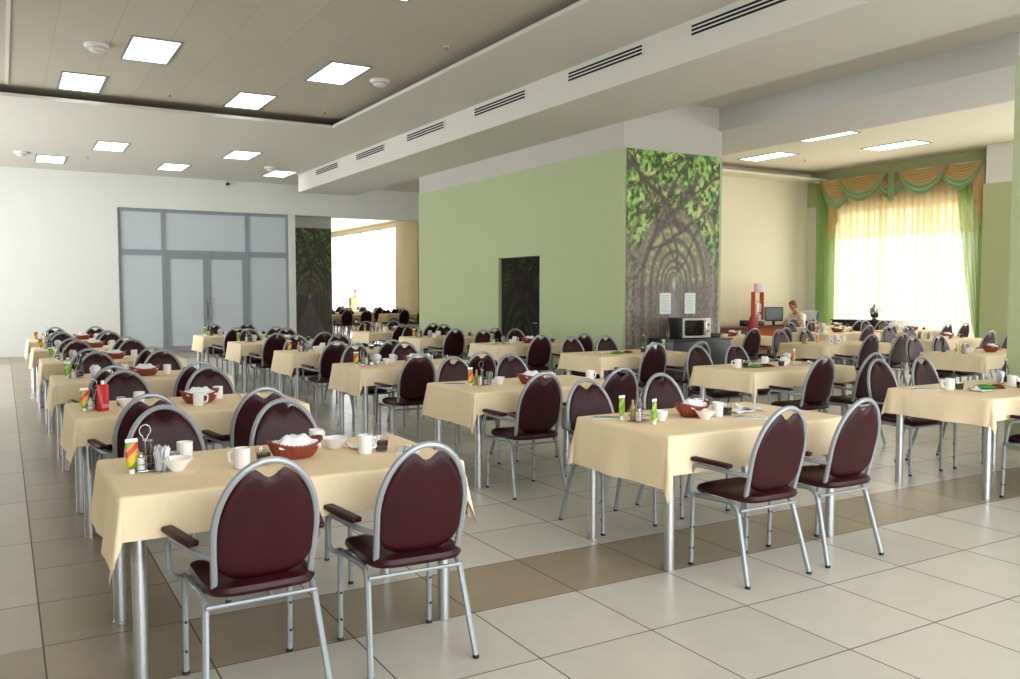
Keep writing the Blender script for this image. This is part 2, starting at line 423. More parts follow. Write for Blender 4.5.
# pillar at the right edge, column beside the window
struct(MB().box(7.89, 8.6, 3.75, 4.46, 0, GZ).obj('wall_pillar', M['wall_green'], smooth=0))
struct(MB().box(7.90, 8.58, 3.77, 4.44, GZ, 4.42).obj('wall_pillar_upper', M['wall_white'], smooth=0))
struct(MB().box(7.875, 8.615, 3.735, 4.475, 0, 0.1).obj('baseboard_pillar', M['wall_cream'], smooth=0))
struct(MB().box(16.9, XW, 9.45, 10.12, 0, 3.68).obj('wall_column', M['wall_green'], smooth=0))
struct(MB().box(16.94, XW, 9.45, 10.10, 3.68, CZ).obj('wall_column_upper', M['wall_white'], smooth=0))
# ceilings
RX, RY, RZ = 5.15, 15.0, 4.62
struct(bx('ceiling', -5.2, RX + .95, -6.3, RY + .95, RZ, RZ + .1, M['ceil_board']))
LP = .05
w = MB().box(-5.2, 6.45, RY, YB, CZ, CZ + LP).box(RX, 6.45, -6.3, RY, CZ, CZ + LP)
w.box(-5.2, 6.45, RY + .95, YB, CZ + LP, RZ + .1).box(RX + .95, 6.45, -6.3, RY + .95, CZ + LP, RZ + .1)
w.box(6.45, 12.3, 21.4, YB, CZ, CZ + .3)
struct(w.obj('ceiling_ledge', M['ceil_white'], smooth=0))
struct(bx('ceiling_beam', 6.45, 7.9, -6.3, 21.4, 4.02, 4.85, M['ceil_white']))
struct(bx('ceiling_strip', 7.9, 9.75, -6.3, 10.11, 4.4, 4.85, M['ceil_white']))
struct(bx('ceiling_passage', 7.9, 12.0, 17.3, 21.4, 4.4, 4.85, M['ceil_white']))
struct(bx('ceiling_crossbeam', 9.75, 11.54, -6.3, 14.9, 4.05, 4.85, M['beam_grey']))
struct(bx('ceiling_window_bay', 11.54, XW, -6.3, 14.9, CZ, CZ + .2, M['ceil_cream']))
struct(MB().box(11.54, XW - .02, 14.3, 14.9, 4.23, 4.28).box(11.54, XW - .02, 14.8, 14.9, 4.28, CZ).obj('ceiling_bulkhead', M['ceil_cream'], smooth=0))
struct(bx('trim_2', 0.12, 0.16, -6.2, RY - .1, RZ - .02, RZ, M['plastic_w']))
# far hall beyond the opening
struct(MB().box(3.7, 4.0, YB + .3, 44, 0, 4.9).box(4.0, 14.3, 43.7, 44, 0, 4.9).box(12.3, 14.3, YB + .1, YB + .3, 0, 4.9).obj('wall_hall', M['wall_cream'], smooth=0))
w = MB().box(13.9, 14.2, YB + .3, 32.6, 0, 4.9).box(13.9, 14.2, 41.6, 43.7, 0, 4.9).box(13.9, 14.2, 32.6, 41.6, 0, .5).box(13.9, 14.2, 32.6, 41.6, 4.25, 4.9)
struct(w.obj('wall_hall_right', M['wall_cream'], smooth=0))
f = MB()
for c in (32.64, 34.8, 37.1, 39.4, 41.55): f.box(13.98, 14.06, c - .05, c + .05, .5, 4.25)
f.box(13.98, 14.06, 32.6, 41.6, .5, .58).box(13.98, 14.06, 32.6, 41.6, 4.17, 4.25)
wdw = struct(f.obj('window_4', M['frame_w'], smooth=0)); bx('window_pane', 14.01, 14.018, 32.7, 41.5, .58, 4.17, M['pane'], wdw)
f = MB()
for c in (13.05, 16.0, 19.0, 21.95): f.box(-5.2, -5.1, c - .05, c + .05, .4, 3.6)
f.box(-5.2, -5.1, 13, 22, .4, .48).box(-5.2, -5.1, 13, 22, 3.52, 3.6)
wdw = struct(f.obj('window_5', M['frame_w'], smooth=0)); bx('window_pane', -5.16, -5.15, 13.1, 21.9, .48, 3.52, M['pane'], wdw)
f = MB()
for k in range(7): c = -1.15 + k * 1.883; f.box(c - .05, c + .05, -3.5, -3.4, .4, 3.6)
f.box(-1.2, 10.2, -3.5, -3.4, .4, .48).box(-1.2, 10.2, -3.5, -3.4, 3.52, 3.6)
wdw = struct(f.obj('window_6', M['frame_w'], smooth=0)); bx('window_pane', -1.1, 10.1, -3.46, -3.45, .48, 3.52, M['pane'], wdw)
struct(bx('ceiling_hall', 3.7, 14.3, YB + .3, 44, 4.4, 4.6, M['ceil_cream']))
struct(bx('wall_hall_pier', 6.5, 8.28, 24.3, 24.6, 0, 4.4, M['beam_grey']))

# ------------------------------------------------------------------ printed forest murals
def vnoise(nx, ny, sx, sy, rng, octv=4):
    out = np.zeros((ny, nx)); amp = 1; tot = 0
    for o in range(octv):
        gx, gy = int(sx) + 2, int(sy) + 2
        g = rng.random((gy, gx))
        xs = np.linspace(0, gx - 1.001, nx); ys_ = np.linspace(0, gy - 1.001, ny)
        xi = xs.astype(int); yi = ys_.astype(int); fx = xs - xi; fy = ys_ - yi
        fx = fx * fx * (3 - 2 * fx); fy = (fy * fy * (3 - 2 * fy))[:, None]
        a = g[np.ix_(yi, xi)] * (1 - fx) + g[np.ix_(yi, xi + 1)] * fx
        b = g[np.ix_(yi + 1, xi)] * (1 - fx) + g[np.ix_(yi + 1, xi + 1)] * fx
        out += amp * (a * (1 - fy) + b * fy); tot += amp; amp *= .55; sx *= 2; sy *= 2
    return out / tot

def forest(nx, ny, wid, hei, seed, vpz, dim, haze, pslope=.25, b0=1.12, a0=.72):
    """photo print: arched tree tunnel seen down its middle, leafy canopy, pale path"""
    rng = np.random.default_rng(seed)
    X = np.linspace(-wid / 2, wid / 2, nx)[None, :] * np.ones((ny, 1)); Z = np.linspace(0, hei, ny)[:, None] * np.ones((1, nx))
    d = Z - vpz
    C = lambda r, g, b: np.array([r, g, b], float)
    st = lambda x: np.clip(x, 0, 1)[..., None]
    mixc = lambda a, b, w: a * (1 - w) + b * w
    n1 = vnoise(nx, ny, 10, 20, rng); n2 = vnoise(nx, ny, 34, 64, rng, 2); n3 = vnoise(nx, ny, 5, 9, rng); n4 = vnoise(nx, ny, 75, 140, rng, 1)
    # leaf light: mid greens with pale sky-lit patches and yellow flecks
    img = mixc(C(70, 104, 44), C(150, 194, 92), st((n2 - .38) * 4))
    img = mixc(img, C(196, 224, 156), st((n1 * .6 + n2 * .4 - .54) * 7))
    img = mixc(img, C(200, 164, 60), st((n1 - .55) * 6) * st((n4 - .55) * 4))
    img = mixc(img, C(52, 52, 34), st((.40 - n2) * 5) * .8)
    # lower sides: hanging brown trunks with green flecks
    tr = np.clip((.5 + .5 * np.sin(X * 38 + n3 * 6)) * .5 + n4 * .6 - .05, 0, 1)[..., None]
    trunk = mixc(C(84, 70, 64), C(168, 152, 146), tr)
    trunk = mixc(trunk, C(150, 184, 108), st((n2 - .56) * 7) * .55)
    low = st((vpz + .72 - Z + (n1 - .5) * 1.1) / .55)
    img = mixc(img, trunk, low)
    # tunnel: ring coordinate e=1 on the outer arch, 0 at the vanishing point
    e0 = np.where(d > 0, np.hypot(X / a0, d / b0), np.abs(X) / a0) + (n3 - .5) * .03
    e0 = np.maximum(e0, 1e-3); ins = st((1.08 - e0) / .08)
    q = np.log(e0) / math.log(.74)                       # equal steps per arch
    ph = q - np.floor(q)
    arch = np.exp(-((ph - .5) / .22) ** 2) * np.clip(.55 + n4 * .8, 0, 1)
    gap = mixc(C(146, 144, 106), C(190, 206, 142), st((n2 - .42) * 4) * .8)
    inner = mixc(gap, mixc(C(74, 62, 57), C(124, 112, 106), st(n4)), np.clip(arch * 1.15, 0, 1)[..., None])
    side = mixc(trunk, C(112, 98, 92), .35)
    legs = mixc(side, C(74, 62, 58) + n4[..., None] * 50, arch[..., None] * .8)
    legs = mixc(legs, C(160, 150, 146), np.exp(-((ph - .95) / .12) ** 2)[..., None] * .35)
    inner = mixc(legs, inner, st((d + .02) / .12))
    img = mixc(img, inner, ins * .95)
    # main outer arch, thick
    img = mixc(img, C(104, 90, 84) + n4[..., None] * 50, np.exp(-((e0 - 1.0) / .055) ** 2)[..., None] * st((d + .6) / .4) * .9)
    img = mixc(img, C(88, 74, 66) + n4[..., None] * 40, np.exp(-((e0 - 1.33 - (n1 - .5) * .2) / .05) ** 2)[..., None] * .75)
    for k in range(13):                                  # limbs over the canopy
        x0 = rng.uniform(-wid / 2, wid / 2); z0 = rng.uniform(vpz + .9, hei); an = rng.uniform(.5, 2.6)
        ca, sa = math.cos(an), math.sin(an); t = (X - x0) * ca + (Z - z0) * sa
        s = -(X - x0) * sa + (Z - z0) * ca + .1 * np.sin(t * 2.2 + k) + (n1 - .5) * .10
        wd = rng.uniform(.008, .03) * (1.6 if k < 4 else 1)
        img = mixc(img, C(70, 56, 50) + n4[..., None] * 34, (np.exp(-(s / wd) ** 2) * (np.abs(t) < rng.uniform(.5, 1.3)))[..., None] * .9)
    # pale path and bright far end
    p = st((np.clip(-d, 0, 9) * pslope + .012 - np.abs(X)) / .05) * (d < 0)[..., None]
    img = mixc(img, C(134, 126, 130) + n1[..., None] * 50, p * .85)
    img = mixc(img, C(222, 228, 226), np.exp(-((X / .035) ** 2 + ((d - .03) / .09) ** 2))[..., None])
    img = mixc(img, C(140, 130, 128), haze * st((vpz + 1.0 - Z) / 1.2))
    return np.clip(img * dim, 0, 255)

def mural(name, wid, hei, nx, ny, seed, vpz, dim, haze, pslope=.25, b0=1.12, a0=.72, thick=0.006):
    """thin printed panel, width along X, face towards -Y, print stored per vertex"""
    img = forest(nx, ny, wid, hei, seed, vpz, dim, haze, pslope, b0, a0)
    vx = np.linspace(-wid / 2, wid / 2, nx); vz = np.linspace(0, hei, ny)
    co = np.zeros((ny, nx, 3)); co[..., 0] = vx[None]; co[..., 2] = vz[:, None]
    verts = co.reshape(-1, 3).tolist()
    faces = []
    for j in range(ny - 1):
        o = j * nx
        faces += [(o + i, o + i + 1, o + nx + i + 1, o + nx + i) for i in range(nx - 1)]
    b = len(verts)
    verts += [(-wid / 2, thick, 0), (wid / 2, thick, 0), (wid / 2, thick, hei), (-wid / 2, thick, hei)]
    faces += [(b + 3, b + 2, b + 1, b), (0, b, b + 1, nx - 1), (nx * (ny - 1), nx * ny - 1, b + 2, b + 3)]
    me = bpy.data.meshes.new(name); me.from_pydata(verts, [], faces)
    ca = me.color_attributes.new('print', 'FLOAT_COLOR', 'POINT')
    s = img.reshape(-1, 3) / 255; l = np.where(s <= .04045, s / 12.92, ((s + .055) / 1.055) ** 2.4)
    arr = np.ones((len(verts), 4)); arr[:len(l), :3] = l; arr[len(l):, :3] = .2
    ca.data.foreach_set('color', arr.ravel().astype(np.float32))
    me.materials.append(M['mural'])
    return link(name, me)
o = mural('forest_mural', 1.84, GZ - .01, 190, 370, 4, 1.62, 1.0, .12); o.location = (8.845, 10.09, 0.0)
tag(o, 'tall photo mural of an arched leafy tree tunnel beside the green wall', 'mural')
o = mural('forest_mural', 1.30, 3.36, 130, 260, 9, 1.38, .66, .0, .46, .95, .5); o.location = (7.62, 24.29, 0.0)
tag(o, 'dark tree tunnel mural on the far wall beside the bright doorway', 'mural')
d1 = struct(MB().box(cx0 + .075, cx0 + .14, ny0 + .005, ny1 - .005, 0.005, nz - .005).obj('door_1', M['dark'], smooth=0))
o = mural('door_print', 1.40, nz - .02, 110, 170, 15, .35, .3, .0, .1, 1.5, .8); o.parent = d1; o.data.materials[0] = M['mural_d']; o.rotation_euler = (0, 0, -PI / 2); o.location = (cx0 + .065, (ny0 + ny1) / 2, .01)
o = MB().tube(fillet([(cx0 + .06, 12.5, 1.0), (cx0 + .02, 12.5, 1.0), (cx0 + .02, 12.62, 1.0)], .02), .009).obj('door_handle', M['steel'], d1)

# ------------------------------------------------------------------ glazed aluminium partition in the back wall
gp = empty('glass_partition', (4.64, YB + .1, 0)); tag(gp, 'grey frosted glass partition with double door in the white back wall', 'partition')
PX0, PX1, PT = -2.12, 2.11, 3.62       # local
def part_box(name, x0, x1, z0, z1, m, t=.04, par=gp, bev=0.0): return MB().box(x0, x1, -t, t, z0, z1, bev).obj(name, m, par, smooth=0)
fr = MB(); XS = [PX0, -1.08, 1.02, PX1]
for x in XS: fr.box(x - .045, x + .045, -.05, .05, 0, PT + .008)
fr.box(PX0 - .04, PX1 + .04, -.046, .046, PT - .07, PT + .008).box(PX0, PX1, -.047, .047, 2.46, 2.60).box(PX0, -1.08, -.047, .047, .001, .1).box(1.02, PX1, -.047, .047, .001, .1)
fr.obj('frame', M['alum'], gp, smooth=0)
for a, b in zip(XS, XS[1:]):
    part_box('glass_panel', a + .04, b - .04, 2.59, PT - .06, M['frost'], .012)
for a, b in ((XS[0], XS[1]), (XS[2], XS[3])): part_box('glass_panel', a + .04, b - .04, .09, 2.47, M['frost'], .012)
for s, (a, b) in ((1, (-1.036, -.031)), (-1, (-.029, .976))):
    df = MB().box(a, a + .09, -.04, .04, .01, 2.47).box(b - .09, b, -.04, .04, .01, 2.47).box(a + .09, b - .09, -.038, .038, .011, .14).box(a + .09, b - .09, -.038, .038, 2.38, 2.469).obj('door', M['alum'], gp, smooth=0)
    part_box('glass_panel', a + .085, b - .085, .135, 2.385, M['frost'], .012, df)
    hx = b - .05 if s > 0 else a + .05
    MB().tube(fillet([(hx, -.04, .85), (hx, -.09, .85), (hx, -.09, 1.25), (hx, -.04, 1.25)], .02), .012).obj('handle', M['steel'], df)

# ------------------------------------------------------------------ ceiling fittings
def light_panel(x, y, z, sx, sy, label):
    t = empty('ceiling_light', (x, y, z)); tag(t, label, 'ceiling light', 'ceiling light panels')
    h = .03
    MB().box(-sx, sx, -sy, -sy + h, -.012, 0).box(-sx, sx, sy - h, sy, -.012, 0).box(-sx, -sx + h, -sy + h, sy - h, -.012, 0).box(sx - h, sx, -sy + h, sy - h, -.012, 0).obj('frame', M['alum'], t, smooth=0)
    MB().box(-sx + h, sx - h, -sy + h, sy - h, -.008, -.001).obj('diffuser', M['panel'], t, smooth=0)
for x, y, z, lb in ((1.72, 11.98, RZ, 'bright ceiling light in the upper recess, nearer the left edge, beside a round detector'),
                    (1.09, 14.30, RZ, 'bright ceiling light at far left of the upper recess close to its edge'),
                    (3.53, 14.30, RZ, 'bright ceiling light in the upper recess close to its far corner edge'),
                    (4.17, 11.89, RZ, 'bright ceiling light in the upper recess beside the right-hand round detector'),
                    (3.50, 8.0, RZ, 'bright ceiling light cut off by the top edge of the picture'),
                    (1.95, 19.1, CZ, 'bright light in the lower ceiling, nearer of the two at left'),
                    (0.99, 21.6, CZ, 'bright light in the lower ceiling, leftmost, close to the back wall'),
                    (4.48, 18.9, CZ, 'bright light in the lower ceiling, in front of the white post'),
                    (3.52, 21.5, CZ, 'bright light in the lower ceiling above the frosted partition'),
                    (5.98, 21.4, CZ, 'bright light in the lower ceiling beside the end of the vent beam')):
    light_panel(x, y, z, .3, .6, lb)
for x, y, lb in ((1.1, 8.0, 'nearest left'), (2.4, 6.0, 'over the near tables'), (4.4, 6.0, 'over the aisle'), (-1.3, 12.3, 'far left'), (1.1, 3.2, 'over the front table'), (3.6, 3.2, 'over the second row'), (2.4, .4, 'behind the photographer'), (4.6, .4, 'far behind the photographer')):
    light_panel(x, y, RZ, .3, .6, 'bright recess ceiling light, above the picture, ' + lb)
for x, y, lb in ((15.4, 6.5, 'long ceiling light above the window bay, outside the picture'), (13.3, 6.0, 'long ceiling light above the mural row, outside the picture'), (14.3, 13.35, 'long ceiling light nearest the cream desk wall'), (13.3, 11.05, 'long ceiling light half hidden behind the grey crossbeam'), (15.42, 11.05, 'long ceiling light above the room in front of the green curtain')):
    light_panel(x, y, CZ, .3, .6, lb)
VN = ('nearest the camera, cut by the picture top', 'second from the camera', 'third from the camera', 'fourth from the camera', 'fifth from the camera', 'farthest, at the beam end')
for k, y in enumerate((6.35, 8.68, 11.27, 13.88, 16.5, 19.18)):
    t = empty('air_vent', (6.447, y, 4.33)); tag(t, 'long black slot vent in the ceiling beam, ' + VN[k], 'vent', 'slot vents along the beam')
    L_ = .77
    MB().box(-.012, 0, -L_, L_, -.07, .07).obj('frame', M['plastic_w'], t, smooth=0)
    for q in (-1, 0, 1): MB().box(-.016, -.0125, -L_ + .02, L_ - .02, q * .042 - .012, q * .042 + .012).obj('slot', M['vent'], t, smooth=0)
DET = Kit(lambda: _det())
def _det():
    t = empty('smoke_detector'); MB().lathe([(.15, 0), (.15, -.02), (.13, -.045), (.02, -.05)], 24).obj('base', M['plastic_w'], t)
    MB().lathe([(.09, -.051), (.09, -.075), (.07, -.09), (.01, -.092)], 20).obj('cap', M['plastic_w'], t); return t
for x, y, z, lb in ((1.10, 12.05, RZ, 'round white ceiling detector at left of the upper recess'), (4.83, 11.95, RZ, 'round white ceiling detector beside the recess edge at right'),
                    (.42, 20.8, CZ, 'round ceiling detector on the low ceiling at far left'), (5.5, 20.4, CZ, 'round ceiling detector on the low ceiling near the vent beam')):
    DET.put((x, y, z), 0, lb, 'detector', 'round ceiling detectors')
SPR = Kit(lambda: _spr())
def _spr():
    t = empty('sprinkler'); MB().lathe([(.04, 0), (.04, -.008), (.012, -.012)], 14).obj('rosette', M['plastic_w'], t)
    MB().lathe([(.012, -.012), (.012, -.05), (.03, -.052), (.03, -.056), (.005, -.058)], 12).obj('head', M['steel'], t); return t
for x, y, z, lb in ((2.33, 14.4, RZ, 'small sprinkler between two bright lights in the upper recess'), (4.82, 14.4, RZ, 'small sprinkler in the far right corner of the upper recess'), (4.9, 9.9, RZ, 'small sprinkler nearest the camera by the recess edge'),
                    (1.66, 20.7, CZ, 'small sprinkler on the low ceiling between the two left lights'), (4.93, 20.4, CZ, 'small sprinkler on the low ceiling near the round detector'),
                    (15.3, 13.2, CZ, 'small sprinkler on the cream ceiling above the window'), (14.2, 7.6, CZ, 'small sprinkler on the cream ceiling beside the right pillar')):
    SPR.put((x, y, z), 0, lb, 'sprinkler', 'ceiling sprinklers')
t = empty('security_camera', (5.15, YB - .01, 4.36)); tag(t, 'small black security camera high on the white back wall', 'camera')
MB().box(-.03, .03, -.02, 0, -.03, .05).obj('bracket', M['plastic_w'], t); MB().box(-.035, .035, -.17, -.02, -.045, .02, .01).obj('body', M['dark'], t)

# ------------------------------------------------------------------ chairs
def back_pad():
    """padded back: follows the hoop, scooped at the top centre, pillow-thick in the middle"""
    W = .1775; nu, nv = 32, 18
    def zt(x):
        q = min(1, abs(x) / W); z = .655 + .263 * math.sqrt(max(0, 1 - q ** 2))
        c = min(1, abs(x) / .060); return z - .050 * (math.cos(PI * c) * .5 + .5) ** .8
    def zb(x):
        q = min(1, abs(x) / W); return .475 + .10 * (1 - (1 - q ** 3) ** .5)
    def p(u, v, s):
        x = W * math.sin(u * PI / 2); z = zb(x) + (zt(x) - zb(x)) * v
        e = (1 - abs(u) ** 6) * (1 - abs(2 * v - 1) ** 8)
        return Vector((x, lean(z) + s * (.004 + .013 * max(0, e) ** .5) + .010 * (x / W) ** 2 * .6 - .003, z))
    b = MB(); bm = b.bm; g = {}
    for s in (1, -1):
        for i in range(nu + 1):
            for j in range(nv + 1):
                u = -1 + 2 * i / nu; v = j / nv
                g[s, i, j] = bm.verts.new(p(u, v, s))
        for i in range(nu):
            for j in range(nv): bm.faces.new((g[s, i, j], g[s, i + 1, j], g[s, i + 1, j + 1], g[s, i, j + 1]))
    edge = [(i, 0) for i in range(nu)] + [(nu, j) for j in range(nv)] + [(i, nv) for i in range(nu, 0, -1)] + [(0, j) for j in range(nv, 0, -1)]
    for a, c in zip(edge, edge[1:] + edge[:1]): bm.faces.new((g[(1,) + a], g[(1,) + c], g[(-1,) + c], g[(-1,) + a]))
    return b

def lean(z): return -.165 - max(0, z - .44) * .25 - .0 * z

def make_chair(detail=True):
    r = empty('dining_armchair')
    # seat cushion
    b = MB(); n = 36
    def sup(hx, hy, z, cy):
        P = []
        for k in range(n):
            a = 2 * PI * k / n; c, s = math.cos(a), math.sin(a); e = .42
            P.append(Vector((hx * math.copysign(abs(c) ** e, c), cy + hy * math.copysign(abs(s) ** e, s), z - (.012 if s > .6 else 0))))
        return P
    b.rings([sup(.180, .20, .425, .0), sup(.203, .222, .432, .0), sup(.211, .23, .447, .0), sup(.205, .224, .465, .0), sup(.183, .20, .477, .0), sup(.15, .155, .483, 0), sup(.06, .06, .486, 0)])
    b.obj('seat', M['leather'], r)
    # padded back
    back_pad().obj('backrest', M['leather'], r, smooth=60)
    # hoop
    path = []
    for s in (1, -1):
        side = [(s * .178, .435), (s * .181, .5), (s * .186, .58), (s * .190, .66)]
        path += [Vector((x, lean(z), z)) for x, z in (side if s > 0 else [])]
        if s > 0:
            for k in range(1, 20):
                a = PI * k / 20; path.append(Vector((.190 * math.cos(a), lean(.66 + .274 * math.sin(a)), .66 + .274 * math.sin(a))))
        else: path += [Vector((x, lean(z), z)) for x, z in side[::-1]]
    MB().tube(path, .0135, 8).obj('back_frame', M['silver'], r)
    fc = []
    for s in (1, -1):
        # rear leg with side rail in one bend
        p = fillet([(s * .212, .205, .405), (s * .202, -.13, .42), (s * .232, -.245, .008)], .07)
        leg = MB().tube(p, .0135, 8).obj('leg', M['silver'], r); fc.append((leg, (s * .232, -.245)))
        f = MB().tube([(s * .212, .195, .405), (s * .212, .205, .006)], .0125, 8)
        if detail:
            f.mi = 1
            for z in (.10, .22):
                for sg in (1,):
                    f.tube([(s * .212, .19, z), (s * .212, .1855, z)], .006, 8)
                    f.tube([(s * .212 + s * .012, .2, z), (s * .212 + s * .0135, .2, z)], .006, 8)
        leg = f.obj('leg', [M['silver'], M['black']], r); fc.append((leg, (s * .212, .205)))
        # arm
        a = fillet([(s * .188, lean(.58) - .002, .578), (s * .232, -.13, .584), (s * .288, .118, .600), (s * .276, .150, .43), (s * .216, .19, .403)], .055)
        MB().tube(a, .012, 8).obj('arm', M['silver'], r)
        MB().box(-.024, .024, -.12, .12, -.011, .013, .011, Matrix.Translation((s * .263, .0, .623)) @ Matrix.Rotation(-s * .22, 4, 'Z') @ Matrix.Rotation(.05, 4, 'X'), 3).obj('armrest', M['leather'], r)
    MB().tube([(.207, -.16, .385), (-.207, -.16, .385)], .009, 8).obj('stretcher', M['silver'], r)
    MB().tube([(.205, .17, .404), (-.205, .17, .404)], .011, 8).obj('seat_frame', M['silver'], r)
    if detail:
        for leg, (x, y) in fc: MB().lathe([(.014, 0.001), (.0148, .012), (.0138, .016)], 10, x, y).obj('foot_cap', M['black'], leg)
    return r
CH_NEAR = Kit(lambda: make_chair(True)); CH = Kit(lambda: make_chair(False))

# ------------------------------------------------------------------ tables
TW, TD, TZ = 1.44, .84, .762
def make_table():
    r = empty('dining_table')
    MB().box(-TW / 2 + .004, TW / 2 - .004, -TD / 2 + .004, TD / 2 - .004, TZ - .03, TZ - .005, .004).obj('tabletop', M['board'], r)
    f = MB(); a, b = TW / 2 - .06, TD / 2 - .06
    for s in (1, -1): f.box(-a, a, s * b - .012, s * b + .012, TZ - .064, TZ - .031); f.box(s * a - .012, s * a + .012, -b, b, TZ - .064, TZ - .031)
    f.obj('apron_frame', M['silver'], r)
    for sx in (1, -1):
        for sy in (1, -1):
            MB().lathe([(.031, .001), (.031, .012), (.0285, .014), (.0285, TZ - .031)], 18, sx * a, sy * b).obj('leg', M['chrome'], r)
    return r
TABLE = Kit(make_table)

def cloth_mesh(dx, dyf, dyb, seed):
    """draped cloth: flat top, hanging skirts, folded pointed corners"""
    rnd = random.Random(seed); hw, hd, R = TW / 2, TD / 2, .016
    ph = [rnd.uniform(0, 6.28) for _ in range(8)]
    def axis(h, dn, dp, n):
        sk = [0.0, .12, .3, .5, .7, .85, 1.0]
        e = [.006, .012, .02]
        neg = [-(h + dn * t) for t in sk[:0:-1]] + [-(h + x) for x in e[::-1]]
        mid = list(np.linspace(-h, h, n))
        pos = [h + x for x in e] + [h + dp * t for t in sk[1:]]
        return neg + mid + pos
    A = axis(hw, dx, dx, 30); B = axis(hd, dyf, dyb, 18)
    def roll(e):
        if e < R * PI / 2: return R * math.sin(e / R), -R * (1 - math.cos(e / R))
        return R, -R - (e - R * PI / 2)
    bm = bmesh.new(); vv = []
    for bv in B:
        row = []
        for av in A:
            ea = max(abs(av) - hw, 0); eb = max(abs(bv) - hd, 0); sa = 1 if av > 0 else -1; sb = 1 if bv > 0 else -1
            x = max(-hw, min(hw, av)); y = max(-hd, min(hd, bv)); z = TZ
            if ea > 0 and eb == 0:
                o, dz = roll(ea); k = ea / dx
                t = (hd - abs(y)) / hd
                x += sa * (o + .03 * k + .014 * k * math.sin(y * 9 + ph[0] + sa) * min(1, t * 4) + .008 * k * math.sin(y * 21 + ph[1])); z += dz
            elif eb > 0 and ea == 0:
                o, dz = roll(eb); dd = dyb if sb > 0 else dyf; k = eb / dd
                t = (hw - abs(x)) / hw
                y += sb * (o + .002 * k + .005 * k * (1 + math.sin(x * 7 + ph[2] + sb)) * min(1, t * 4) + .003 * k * (1 + math.sin(x * 19 + ph[3]))); z += dz
            elif ea > 0 and eb > 0:
                dd = dyb if sb > 0 else dyf
                r = math.hypot(ea, eb); f = math.atan2(eb, ea); m = math.sin(2 * f)
                o, dz = roll(r); k = r / math.hypot(dx, dd)
                fl = (.03 * (1 - m) + .23 * m ** 1.2) * max(0, r - R * 1.57) * 1.0
                ff = f + .22 * math.sin(2 * f)
                x += sa * (math.cos(ff) * (o + fl) + .012 * k * (1 - m)); y += sb * (math.sin(ff) * (o + fl) + .01 * k * (1 - m))
                z += dz * (1 - .03 * m)
            else:
                z += .0006 * math.sin(av * 13 + ph[4]) * math.sin(bv * 11 + ph[5])
            row.append(bm.verts.new((x, y, z)))
        vv.append(row)
    for a, b in zip(vv, vv[1:]):
        for i in range(len(a) - 1): bm.faces.new((a[i], a[i + 1], b[i + 1], b[i]))
    for f in bm.faces: f.smooth = True
    me = bpy.data.meshes.new('tablecloth'); bm.to_mesh(me); bm.free(); me.materials.append(M['cloth'])
    return me
CLOTHS = [cloth_mesh(.28, .18, .125, s) for s in range(5)] + [cloth_mesh(.30, .225, .125, 7)] + [cloth_mesh(.21, .17, .125, s) for s in (11, 12, 13)]

# ------------------------------------------------------------------ tableware kits
def k_mug():
    r = empty('mug')
    MB().lathe([(.02, .0), (.032, .001), (.0345, .01), (.035, .085), (.0365, .09), (.0335, .09), (.032, .012), (.003, .009)], 20).obj('body', M['china'], r)
    MB().tube(fillet([(.036, 0, .072), (.064, 0, .072), (.060, 0, .026), (.036, 0, .022)], .02), .0055, 8).obj('handle', M['china'], r); return r
def k_cup():
    r = empty('cup'); MB().lathe([(.018, 0), (.024, .001), (.03, .02), (.04, .05), (.042, .062), (.039, .062), (.03, .02), (.003, .008)], 20).obj('body', M['china'], r)
    MB().tube(fillet([(.036, 0, .05), (.06, 0, .05), (.054, 0, .022), (.03, 0, .022)], .015), .004, 8).obj('handle', M['china'], r); return r
def k_glass():
    r = empty('drinking_glass'); MB().lathe([(.024, 0), (.028, .002), (.036, .075), (.034, .075), (.027, .006), (.003, .005)], 18).obj('glass_body', M['glass'], r)
    MB().lathe([(.0265, .0065), (.032, .052), (.002, .0525)], 18).obj('dark_drink', M['tea'], r); return r
def k_bowl():
    r = MB().lathe([(.028, 0), (.03, .004), (.058, .04), (.066, .055), (.062, .055), (.05, .034), (.02, .010), (.002, .009)], 24).obj('bowl', M['china']); return r
def k_basket():
    r = empty('bread_basket'); n = 40
    def rg(sx, sy, z, w=0.0): return [Vector((sx * math.cos(2 * PI * k / n) * (1 + w * math.cos(k * PI)), sy * math.sin(2 * PI * k / n) * (1 + w * math.cos(k * PI)), z + .012 * math.cos(4 * PI * k / n) * (z > .03))) for k in range(n)]
    MB().rings([rg(.085, .05, 0), rg(.09, .054, .004, .02), rg(.105, .068, .025, .03), rg(.12, .083, .05, .03), rg(.13, .093, .068, .02), rg(.134, .097, .074), rg(.126, .089, .072), rg(.10, .064, .03), rg(.085, .05, .008)]).obj('body', M['basket'], r)
    b = MB()
    for k in range(n): b.tube([(.132 * math.cos(2 * PI * (k + q / 4) / n), .095 * math.sin(2 * PI * (k + q / 4) / n), .076 + .012 * math.cos(4 * PI * (k + q / 4) / n) + .003 * math.sin(q * PI / 2)) for q in range(5)], .004, 5)
    b.obj('rim', M['basket'], r); return r
def k_bread_napkin():
    rnd = random.Random(3); ph = [rnd.uniform(0, 6) for _ in range(6)]
    b = MB()
    def fn(u, v):
        a = (u - .5) * 2; c = (v - .5) * 2
        return Vector((a * .105, c * .066, .05 + .055 * (1 - a * a) ** .7 * (1 - c * c) ** .7 + .012 * math.sin(a * 7 + ph[0]) * math.cos(c * 5 + ph[1]) + .02 * max(0, abs(a) - .6)))
    return b.grid(fn, 16, 12).obj('napkin', M['paper'])
